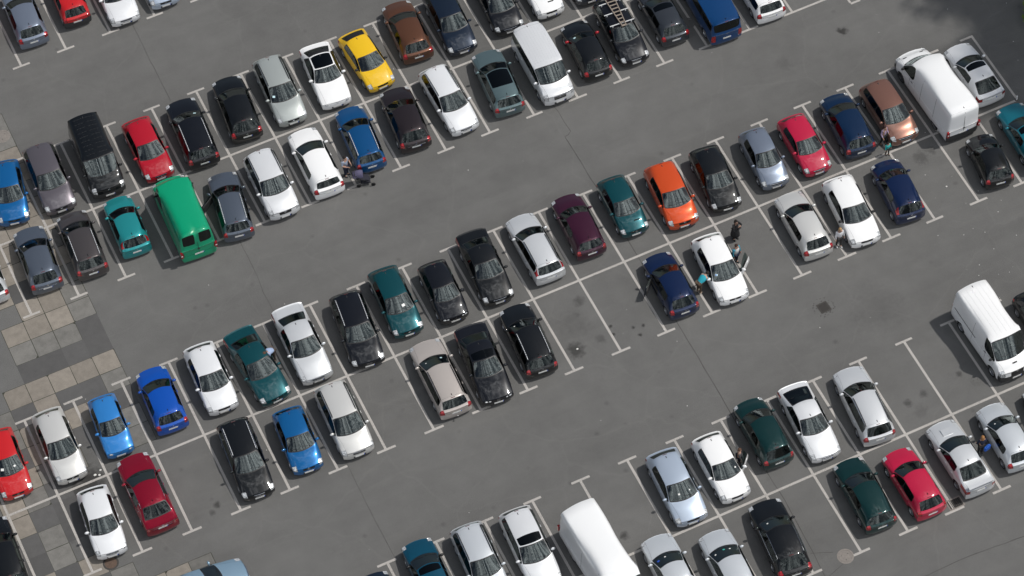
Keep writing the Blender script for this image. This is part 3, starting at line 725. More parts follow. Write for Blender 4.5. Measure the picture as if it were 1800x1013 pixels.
def build_car(sh, x, y, yaw, pm, o_, name, label, group, cat):
    p = sh.p; L, Wd, H = p['L'], p['W'], p['H']; hw = Wd/2; gc = p.get('gc', 0.0)
    root = tag(empty(name, (x, y, 0), yaw), label, cat, group)
    bum = PLASTIC if o_.get('bumper') == 'black' else pm
    win = DARKGLASS if o_.get('tint') else SIDEGLASS
    mats = {BODY: pm, BON: o_.get('bonnet_mat', pm), TAILG: pm, FB: bum, RB: bum, WS: GLASS, RW: win, FDL: pm, FDR: pm, RDL: pm, RDR: pm, FWL: SIDEGLASS, FWR: SIDEGLASS, RWL: win, RWR: win, QWL: win, QWR: win,
            HLL: o_.get('head', HEAD), HLR: o_.get('head', HEAD), TLL: TAIL, TLR: TAIL, GRI: TRIM if not o_.get('grille_paint') else pm, SEAL: TRIM, RGL: BLACKGLASS, INT: TRIM, ROOF: pm if not o_.get('black_roof') else BLACKGLASS, SPL: pm, SPR: pm}
    ob = {}
    order = [BODY, ROOF, BON, TAILG, FB, RB, FDL, FDR, RDL, RDR, SPL, SPR, WS, RW, FWL, FWR, RWL, RWR, QWL, QWR, HLL, HLR, TLL, TLR, GRI, SEAL, RGL, INT]
    for m_ in order:
        me = sh.meshes.get(m_)
        if not me: continue
        par = root
        if m_ in (FWL, FWR): par = ob.get(FDL if m_ == FWL else FDR, root)
        elif m_ in (RWL, RWR): par = ob.get(RDL if m_ == RWL else RDR, root)
        elif m_ == RW: par = ob.get(TAILG, root)
        elif m_ == INT: par = ob.get(FB, root)
        elif m_ == RGL: par = ob.get(ROOF, root)
        nm = PARTS[m_]
        if m_ == TAILG and p.get('boot'): nm = 'boot_lid'
        if m_ == TAILG and p.get('panel'): nm = 'rear_doors'
        o = bpy.data.objects.new(nm, me); COL.objects.link(o); o.parent = par
        o.material_slots[0].link = 'OBJECT'; o.material_slots[0].material = mats[m_]
        ob[m_] = o
    cast = sh.bvh.ray_cast
    def top(px, py):
        h = cast(Vector((px, py, 5)), Vector((0, 0, -1))); return (h[0].z, h[1]) if h[0] else (H, Vector((0,0,1)))
    def endx(py, pz, sg):
        h = cast(Vector((sg*6, py, pz)), Vector((-sg, 0, 0))); return (h[0].x, h[1]) if h[0] else (sg*L/2, Vector((sg,0,0)))
    def sidey(px, pz, sg):
        h = cast(Vector((px, sg*4, pz)), Vector((0, -sg, 0))); return h[0].y if h[0] else sg*hw
    # wheels
    rim = RIMS[o_.get('rim', 'five')]
    for xa in sh.axles:
        for sg in (1, -1):
            k = sh.wr/.31
            w = inst('wheel', TYRE, root, (xa, sg*(hw-.125), sh.wr), (0, 0, 0 if sg > 0 else math.pi), (k, 1, k)); r = inst('rim', rim, w)
            r.rotation_euler = (0, random.uniform(0, 6), 0)
    # underbody and cabin
    inst('underbody', UNDM, root, (0, 0, .30+gc), (0, 0, 0), (L-.36, Wd*.62, .22))
    sx = L/2-p['xc']-.95
    for sg in (1, -1): inst('seat', SEATM, root, (sx-.15, sg*.36, .02+gc+(.18 if H > 1.8 else 0)))
    if not p.get('panel'): inst('rear_bench', BENCHM, root, (sx-1.05, 0, .02+gc+(.18 if H > 1.8 else 0)), (0,0,0), (1, Wd/1.76, 1))
    dh = p['zc']-.90
    inst('dashboard', DASHM, root, (L/2-p['xc']-.42, 0, dh), (0, 0, 0), (1, Wd/1.76*.97, 1))
    inst('steering_wheel', STEER, root, (L/2-p['xc']-.80, .36, .86+dh), (0, -.5, 0))
    # mirrors
    xm = L/2-p['xc']-.42; zm = p['zb']+.07
    mm = mirror_mesh(o_.get('mirror', pm))
    for sg in (1, -1):
        yy = abs(sidey(xm-.05, zm-.1, sg))
        o = inst('mirror', mm, ob.get(FDL if sg > 0 else FDR, root), (xm, sg*(yy+.075), zm), (0, 0, 0), (1, sg, 1))
    # plates, badge, lamps
    fx, n = endx(0, .42+gc*.7, 1); f_ = inst('number_plate', PLM, ob.get(FB, root), (fx+.012, 0, .43+gc*.7)); inst('plate_band', PLB, f_)
    zr_ = o_.get('plate_z', .66 if not p.get('boot') else .78) + (.12 if p.get('panel') else 0)
    rx, n = endx(0, zr_, -1); sl = -math.atan2(n.z, -n.x)
    r_ = inst('number_plate', PLM, ob.get(TAILG, root), (rx-.012, 0, zr_), (0, -sl, math.pi)); inst('plate_band', PLB, r_)
    bk = o_.get('badge', 'round'); zl_ = p['zl']-.055
    if not o_.get('nobadge'):
        bx, n = endx(0, zl_-.02, 1); inst('badge', BADGES[bk], root, (bx+.004, 0, zl_-.02), (0, -math.atan2(n.z, n.x), 0))
        zt = p['zd']-.07; bx, n = endx(0, zt, -1); inst('badge', BADGES['round' if bk in ('rings','star') else bk], ob.get(TAILG, root), (bx-.004, 0, zt), (0, math.atan2(n.z, -n.x), math.pi), (.8,.8,.8))
    if p.get('lights') == 'round':
        ys = [(.64, .80, 1.0)] if o_.get('lamps', 1) == 1 else [(.70, .80, .95), (.50, .80, .72)]
        for fy, fz, k in ys:
            for sg in (1, -1):
                yy = sg*fy*hw; zz = zl_-.04; bx, n = endx(yy, zz, 1)
                o = inst('headlight', RLM, root, (bx-.012, yy, zz), (0, -math.atan2(n.z, n.x)-.15, math.atan2(n.y, n.x)), (k, k, k))
    if not p.get('panel') and not p.get('boot'):
        xb = -L/2+p['er']+.015; z_, n = top(xb, 0); inst('brake_light', BRM, ob.get(TAILG, root), (xb, 0, z_+.006), (0, -.6, 0))
    # antenna
    if not o_.get('noant'):
        xa_ = -L/2+p['er']+.22 if o_.get('ant', 'rear') == 'rear' else L/2-p['xr']-.15
        z_, n = top(xa_, 0); inst('antenna_fin', ANTM, ob.get(ROOF, root), (xa_, 0, z_-.004))
    # handles
    hm = HANM
    for sg in (1, -1):
        for key, xx in ((FDL, L/2-p['xB']+.20), (RDL, L/2-p['xC']+.22)):
            kk = key if sg > 0 else key+1
            if kk in ob:
                zz = p['zb']-.13; yy = sidey(xx, zz, sg)
                o = inst('door_handle', hm, ob[kk], (xx, yy+sg*.006, zz))
                if o_.get('chrome_handles'): o.material_slots[0].link = 'OBJECT'; o.material_slots[0].material = CHROME
                else: o.material_slots[0].link = 'OBJECT'; o.material_slots[0].material = bum
    # wipers lying on the windscreen
    wp = MB()
    for sg, yo in ((1, .52), (1, -.08)):
        pts = []
        for k in range(5):
            yy = yo-.13*k; xx = L/2-p['xc']-.13-.03*k*.6-abs(yy)*.07
            z_, n = top(xx, yy); pts.append(Vector((xx, yy, z_+.012)))
        w = MB()
        for a, b_ in zip(pts[:-1], pts[1:]): w.tube(a, b_, .011, 4)
        w.build('wiper', TRIM, root)
    # stickers behind the glass edge
    for (yy, k, mt) in o_.get('stick', ()):
        xx = L/2-p['xc']-.30-abs(yy)*.25; z_, n = top(xx, yy); o = inst('windscreen_sticker', STM, root, (xx, yy, z_+.006)); o.rotation_euler = n.to_track_quat('Z', 'X').to_euler(); o.scale = (k, k, 1)
        o.material_slots[0].link = 'OBJECT'; o.material_slots[0].material = mt
    # roof rails
    if o_.get('rails'):
        rm = RAILM if o_['rails'] == 'chrome' else TRIM
        xs = [L/2-p['xr']-.22-k*((L-p['er']-.14)-(p['xr']+.22))/14 for k in range(15)]
        for sg in (1, -1):
            b_ = MB(); pts = []
            for k, xx in enumerate(xs):
                yy = sg*hw*(p['tum']-.035); z_, n = top(xx, yy); pts.append(Vector((xx, yy, z_+(.05 if 0 < k < 14 else .0))))
            for a, c in zip(pts[:-1], pts[1:]): b_.tube(a, c, .021, 8)
            b_.build('roof_rail', rm, root, True)
    if o_.get('chromeline'):      # bright strip round the side glass
        for sg in (1, -1):
            pts = []
            for j_ in range(9):
                xx = L/2-p['xc']-.45-(L-p['xc']-.45-p['er']-.15)*j_/8; zz = p['zb']+.01; pts.append(Vector((xx, sidey(xx, zz, sg)+sg*.004, zz)))
            for j_ in range(9):
                xx = -L/2+p['er']+.12+(L-p['xr']-p['er']-.3)*j_/8; yy = sg*hw*(p['tum']+.03); z_, n = top(xx, yy); pts.append(Vector((xx, yy+sg*.006, z_-.01)))
            b_ = MB()
            for a, c in zip(pts[:-1], pts[1:]): b_.tube(a, c, .013, 5)
            b_.build('window_trim', CHROME, root)
    if o_.get('chromebar'):
        b_ = MB(); zz = p['zd']-.17; pts = []
        for k in range(9):
            yy = (-.5+k/8)*hw*1.1; bx, n = endx(yy, zz, -1); pts.append(Vector((bx-.006, yy, zz)))
        for a, c in zip(pts[:-1], pts[1:]): b_.tube(a, c, .02, 5)
        b_.build('trim_strip', CHROME, ob.get(TAILG, root))
    if o_.get('chromegrille'):
        b_ = MB(); w = o_['chromegrille']
        for zz, ww in ((zl_+.02, w), (zl_-.10, w*.8)):
            pts = []
            for k in range(7):
                yy = (-1+k/3)*ww; bx, n = endx(yy, zz, 1); pts.append(Vector((bx+.006, yy, zz)))
            for a, c in zip(pts[:-1], pts[1:]): b_.tube(a, c, .016, 5)
        b_.build('grille_trim', CHROME, root)
    if o_.get('ribs'):            # pressed ribs on van roofs
        kind, nr, mat = o_['ribs']
        for k in range(nr):
            b_ = MB()
            if kind == 'across':
                for sg in (1, -1):
                    xx = L/2-p['xr']-.35-k*(L-p['xr']-p['er']-.6)/(nr-1)
                    pts = []
                    for q in range(4):
                        yy = sg*(.08+q*.185); z_, n = top(xx, yy); pts.append(Vector((xx, yy, z_-.004)))
                    for a, c in zip(pts[:-1], pts[1:]): b_.tube(a, c, .018, 5)
            else:
                yy = (-1+2*k/(nr-1))*hw*.66; pts = []
                for q in range(18):
                    xx = L/2-p['xr']-.3-q*(L-p['xr']-p['er']-.5)/17; z_, n = top(xx, yy); pts.append(Vector((xx, yy, z_-.002)))
                for a, c in zip(pts[:-1], pts[1:]): b_.tube(a, c, .009, 5)
            b_.build('roof_rib', pm, ob.get(ROOF, root), True)
    if o_.get('spoiler'):
        sm = TRIM if o_['spoiler'] == 'black' else pm; b_ = MB(); xb = -L/2+p['er']-.02
        n_ = 8; v = []; f = []
        for k in range(n_+1):
            yy = (-1+2*k/n_)*hw*.62; z_, n = top(xb+.06, yy); v += [(xb+.06, yy, z_+.012), (xb-.17, yy, z_-.015), (xb-.16, yy, z_-.06), (xb+.05, yy, z_-.03)]
        for k in range(n_):
            for q in range(4): f.append((4*k+q, 4*k+(q+1) % 4, 4*k+4+(q+1) % 4, 4*k+4+q))
        f += [(0,1,2,3), (4*n_+3, 4*n_+2, 4*n_+1, 4*n_)]
        b_.add(v, f).build('rear_spoiler', sm, root, False)
    if o_.get('wing'):            # raised wing on the boot
        b_ = MB(); zz = p['zd']+.16; xx = -L/2+.16
        b_.box(xx-.11, xx+.12, -hw*.78, hw*.78, zz, zz+.035)
        for sg in (1, -1): b_.box(xx-.07, xx+.08, sg*hw*.74-.03, sg*hw*.74+.03, p['zd']-.06, zz+.001)
        b_.build('rear_wing', pm, root)
        b_ = MB(); z_, n = top(L/2-.78, 0); b_.add([(L/2-.55, -.26, z_-.09), (L/2-.55, .26, z_-.09), (L/2-1.02, .3, z_+.03), (L/2-1.02, -.3, z_+.03), (L/2-.58, -.24, z_+.02), (L/2-.58, .24, z_+.02), (L/2-1.0, .27, z_+.085), (L/2-1.0, -.27, z_+.085)], [(4,5,6,7),(0,1,5,4),(1,2,6,5),(2,3,7,6),(3,0,4,7)])
        b_.build('bonnet_scoop', pm, ob.get(BON, root))
    if o_.get('vents'):           # slots on the bonnet
        for sg in o_['vents']:
            xv = L/2-.55*p['xc']-.05; z_, n = top(xv, sg); o = inst('bonnet_vent', UNDM, ob.get(BON, root), (xv, sg, z_+.004), (0, math.atan2(n.x, n.z), 0), (.07, .26, .012))
    if o_.get('towbar'):
        b_ = MB(); b_.tube((-L/2+.1, 0, .38), (-L/2-.1, 0, .40), .025, 6); b_.ell((-L/2-.1, 0, .44), (.035,.035,.04), 8, 5); b_.build('towbar', CHROME, root)
    if o_.get('sidestrip'):       # rubbing strips on the doors
        for sg in (1, -1):
            b_ = MB(); pts = []
            for k in range(9):
                xx = L/2-p['xc']-.35-k*(L-p['xc']-1.3)/8; pts.append(Vector((xx, sidey(xx, .58+gc, sg), .58+gc)))
            for a, c in zip(pts[:-1], pts[1:]): b_.tube(a, c, .022, 5)
            b_.build('rubbing_strip', TRIM, root)
    if o_.get('gutter'):          # rain gutters along the roof edges
        for sg in (1, -1):
            b_ = MB(); pts = []
            for k in range(12):
                xx = L/2-p['xr']-.15-k*(L-p['xr']-p['er']-.3)/11; yy = sg*hw*(p['tum']-.03); z_, n = top(xx, yy); pts.append(Vector((xx, yy, z_+.002)))
            for a, c in zip(pts[:-1], pts[1:]): b_.tube(a, c, .014, 4)
            b_.build('roof_gutter', o_['gutter'], ob.get(ROOF, root))
    if o_.get('seams'):           # panel joints down the van sides and across the roof
        for xx in o_['seams']:
            for sg in (1, -1):
                b_ = MB(); pts = [Vector((xx, sidey(xx, zz, sg)+sg*.001, zz)) for zz in (.45, .8, 1.1, 1.4, 1.7, 2.0, H-.32) if zz < H-.2]
                for a, c in zip(pts[:-1], pts[1:]): b_.tube(a, c, .008, 4)
                b_.build('panel_seam', PLASTIC, root)
        for sg in (1, -1):
            b_ = MB(); pts = []
            for k in range(10):
                xx = L/2-1.3-k*(L-1.6)/9; pts.append(Vector((xx, sidey(xx, .92, sg)+sg*.001, .92)))
            for a, c in zip(pts[:-1], pts[1:]): b_.tube(a, c, .010, 4)
            b_.build('side_crease', pm, root)
    if o_.get('slide'):           # sliding door rail and side seams
        for sg in (1, -1):
            b_ = MB(); zz = p['zb']-.10; pts = []
            for k in range(6):
                xx = -L/2+.35+k*.42; pts.append(Vector((xx, sidey(xx, zz, sg)+sg*.002, zz)))
            for a, c in zip(pts[:-1], pts[1:]): b_.tube(a, c, .02, 5)
            b_.build('sliding_rail', TRIM, root)
    if o_.get('vanlamp'):         # tall stacked tail lamps
        for sg in (1, -1):
            b_ = MB(); yy = sg*hw*.90; bx, n = endx(yy*.96, .95, -1)
            b_.box(-L/2-.012, -L/2+.10, min(sg*(hw-.12), sg*(hw-.005)), max(sg*(hw-.12), sg*(hw-.005)), .74, 1.18); b_.build('taillight', TAIL, root)
            b_ = MB(); b_.box(-L/2-.016, -L/2+.05, min(sg*(hw-.11), sg*(hw-.015)), max(sg*(hw-.11), sg*(hw-.015)), .90, .98); b_.build('reverse_light', PLATE, root)
    if o_.get('rearsplit'):       # seam and hinges of double rear doors
        b_ = MB(); pts = [Vector((endx(0, zz, -1)[0]-.002, 0, zz)) for zz in (.62, .9, 1.2, 1.6, H-.22)]
        for a, c in zip(pts[:-1], pts[1:]): b_.tube(a, c, .012, 4)
        b_.build('door_seam', TRIM, ob.get(TAILG, root))
        b_ = MB(); b_.box(-L/2-.02, -L/2+.05, -.06, .06, 1.10, 1.16); b_.build('door_handle', TRIM, ob.get(TAILG, root))
    # open door swung round its front hinge
    for sg, ang in o_.get('open', ()):
        d = ob.get(FDL if sg > 0 else FDR)
        if d:
            xh = L/2-p['xc']-.27; yh = sg*hw*.97; a = R_(ang)*(-1 if sg > 0 else 1)*-1
            rm = Matrix.Translation((xh, yh, 0)) @ Matrix.Rotation(-sg*R_(ang), 4, 'Z') @ Matrix.Translation((-xh, -yh, 0))
            d.matrix_local = rm
            lin = MB(); lin.box(xh-.98, xh-.06, yh-sg*.10-.02, yh-sg*.10+.02, .36+gc, p['zb']-.06); lin.build('door_lining', DASH, d)
    return root

PAINTS = {  # colour, metallic
 'silver': ((.66,.675,.69), .4), 'lightsilver': ((.74,.75,.765), .3), 'coolsilver': ((.60,.63,.66), .38), 'warmsilver': ((.655,.65,.63), .38), 'whitesilver': ((.76,.77,.785), .2), 'white': ((.80,.80,.80), 0), 'vanwhite': ((.78,.785,.79), 0),
 'slate': ((.10,.12,.155), .45), 'darkslate': ((.040,.046,.056), .4), 'steelblue': ((.20,.235,.30), .5), 'iceblue': ((.43,.50,.60), .4), 'greyviolet': ((.135,.122,.138), .5), 'greybrown': ((.085,.075,.075), .5), 'darkbrown': ((.030,.022,.024), .5), 'brown': ((.125,.052,.027), .45), 'copper': ((.235,.118,.088), .5),
 'black': ((.004,.005,.006), 0), 'nightblack': ((.006,.007,.010), .1), 'navy': ((.008,.016,.032), .25), 'midnavy': ((.004,.014,.055), .2), 'duskblue': ((.003,.018,.055), .2), 'darknavy': ((.008,.018,.045), .25), 'blue': ((.004,.068,.20), .25), 'brightblue': ((.004,.070,.38), .1), 'midblue': ((.005,.105,.30), .3), 'skyblue': ((.03,.20,.53), .2), 'petrolblue': ((.006,.055,.16), .3), 'vanblue': ((.003,.040,.135), .1),
 'red': ((.36,.006,.018), .0), 'scarlet': ((.47,.013,.016), .0), 'raspberry': ((.42,.010,.045), .0), 'crimson': ((.24,.004,.020), .35), 'purple': ((.045,.008,.024), .3), 'orange': ((.58,.07,.014), .2), 'yellow': ((.72,.44,.012), .0),
 'green': ((.001,.275,.135), .0), 'darkgreen': ((.004,.036,.034), .3), 'bottlegreen': ((.004,.030,.030), .3), 'teal': ((.018,.26,.275), .35), 'darkteal': ((.003,.058,.070), .35), 'petrol': ((.004,.065,.115), .3), 'turquoise': ((.01,.15,.20), .35), 'greygreen': ((.42,.45,.435), .4), 'greyteal': ((.12,.175,.185), .5), 'beige': ((.47,.425,.395), .3)}
PL_ = {
 'R0_0':(1.10,14.32,-3.3,4.10), 'R0_1':(3.94,13.96,-3.3,4.25), 'R0_2':(6.66,14.08,-3.3,3.90), 'R0_3':(9.16,13.19,-3.3,4.40), 'R0_4':(11.65,13.34,-3.3,4.40),
 'A1':(-1.10,2.66,-11.0,4.03), 'A2':(1.23,2.58,-2.7,4.51), 'A3':(4.03,2.57,-3.7,4.78), 'A4':(6.80,1.98,-0.7,4.12), 'A5':(9.42,1.96,-3.8,4.62),
 'A6':(12.28,2.45,-5.6,4.36), 'A7':(14.89,2.48,-3.1,4.63), 'A8':(17.59,2.31,-5.1,4.30), 'A9':(20.08,2.25,3.3,4.08), 'A10':(22.98,3.18,-4.8,4.20),
 'A11':(25.42,2.70,-3.3,4.50), 'A12':(28.37,2.68,-3.3,4.20), 'A13':(30.95,2.63,-3.3,4.00), 'A14':(33.42,2.60,-3.3,4.20), 'L0':(-4.07,-1.76,-3.3,3.90),
 'L1':(-1.20,-2.14,-4.4,4.17), 'L2':(1.29,-2.32,-3.4,4.26), 'L3':(3.89,-2.25,-3.1,3.86), 'L4':(6.84,-3.19,-2.2,5.20), 'L5':(9.44,-3.52,-9.0,4.39),
 'L6':(11.96,-3.31,-1.6,4.30), 'L7':(14.73,-2.91,-1.9,4.60), 'L8':(17.57,-2.51,-4.9,4.37), 'L9':(20.34,-2.39,-6.1,4.23), 'L10':(23.04,-2.34,0.5,4.61),
 'L11':(26.01,-2.39,-5.9,4.46), 'L12':(28.68,-2.62,-1.7,4.87), 'L13':(31.40,-2.56,-3.9,4.01), 'L14':(33.72,-2.30,-3.3,4.50), 'L15':(36.34,-2.22,-3.3,4.10),
 'L16':(38.98,-2.93,-3.3,4.90), 'L17':(41.94,-2.95,-3.3,4.50), 'B0':(-7.06,-13.47,-3.3,4.00), 'B1':(-4.26,-13.65,-1.8,4.35), 'B2':(-1.45,-13.73,-3.7,3.55),
 'B3':(1.51,-13.36,-2.8,3.95), 'B4':(4.30,-13.34,-2.4,4.20), 'B5':(6.76,-13.72,4.2,4.73), 'B6':(9.42,-13.51,-2.0,4.76), 'B7':(12.36,-13.96,-6.6,4.56),
 'B8':(14.90,-13.27,-3.3,4.26), 'B9':(17.43,-13.82,-3.4,3.71), 'B10':(20.08,-13.38,-4.4,4.58), 'B11':(23.02,-13.39,-1.3,4.44), 'B12':(25.73,-13.14,-3.7,4.10),
 'B13':(28.43,-13.10,-3.0,3.72), 'B14':(31.09,-13.64,-5.4,4.05), 'B15':(33.74,-13.70,-7.2,4.03), 'B16':(36.73,-13.69,-5.7,3.77), 'B17':(39.13,-13.87,-2.5,3.84),
 'B18':(41.88,-13.69,-5.7,4.13), 'B19':(44.35,-13.98,-1.3,4.09), 'B20':(47.24,-14.02,0.1,6.70), 'B21':(49.85,-13.69,-0.7,4.20), 'BL0':(-9.14,-18.38,-3.3,4.40),
 'BL1':(-3.91,-18.84,-5.2,3.97), 'BL2':(-1.22,-18.23,-0.5,4.73), 'BL4':(4.06,-18.65,-4.5,4.65), 'BL5':(6.89,-18.82,-4.7,3.75), 'BL6':(9.53,-18.75,-2.3,4.42),
 'BL8':(15.04,-18.59,-2.4,4.74), 'BL9':(17.44,-18.88,-5.8,4.74), 'BL10':(20.17,-18.51,-4.6,4.45), 'BL13':(28.42,-18.74,-2.9,4.04), 'BL14':(31.24,-19.05,-5.0,4.26),
 'BL16':(36.55,-18.47,-3.6,4.26), 'BL17':(39.28,-18.88,-6.1,4.35), 'BL18':(42.16,-18.77,-6.6,3.95), 'BL20':(47.61,-19.23,-8.8,3.37), 'BL21':(50.26,-18.71,-3.3,4.40),
 'C-3':(6.97,-29.62,-3.3,4.00), 'C-2':(9.74,-28.92,-3.3,4.00), 'C-1':(12.33,-29.48,-3.3,4.45), 'C0':(14.91,-29.79,-3.3,4.55), 'C1':(17.76,-32.87,3.0,6.80),
 'C3':(23.08,-29.92,-3.6,4.28), 'C4':(25.63,-29.90,-1.9,3.90), 'C5':(28.51,-29.00,-2.5,4.04), 'C6':(30.93,-29.51,-4.2,4.55), 'C7':(33.93,-29.81,-6.6,4.60),
 'C10':(41.89,-29.20,0.9,5.08), 'C11':(44.76,-29.69,-3.3,4.10), 'D-1':(20.64,-34.21,-3.3,4.50), 'D0':(23.34,-35.22,-3.3,4.40), 'D1':(26.35,-34.82,-6.1,4.50),
 'D3':(31.39,-34.46,-3.3,4.25), 'D4':(33.94,-34.99,-0.7,4.05), 'D5':(36.76,-34.73,-0.7,4.46), 'D6':(39.51,-34.69,-3.0,3.92), 'D7':(42.20,-34.84,-3.3,4.00),

}
CARGRP, VANGRP = 'cars parked in marked bays', 'vans and minibuses parked in marked bays'
H_, E_, S_, P_, V_ = 'hatchback', 'estate_car', 'saloon_car', 'people_carrier', 'van'
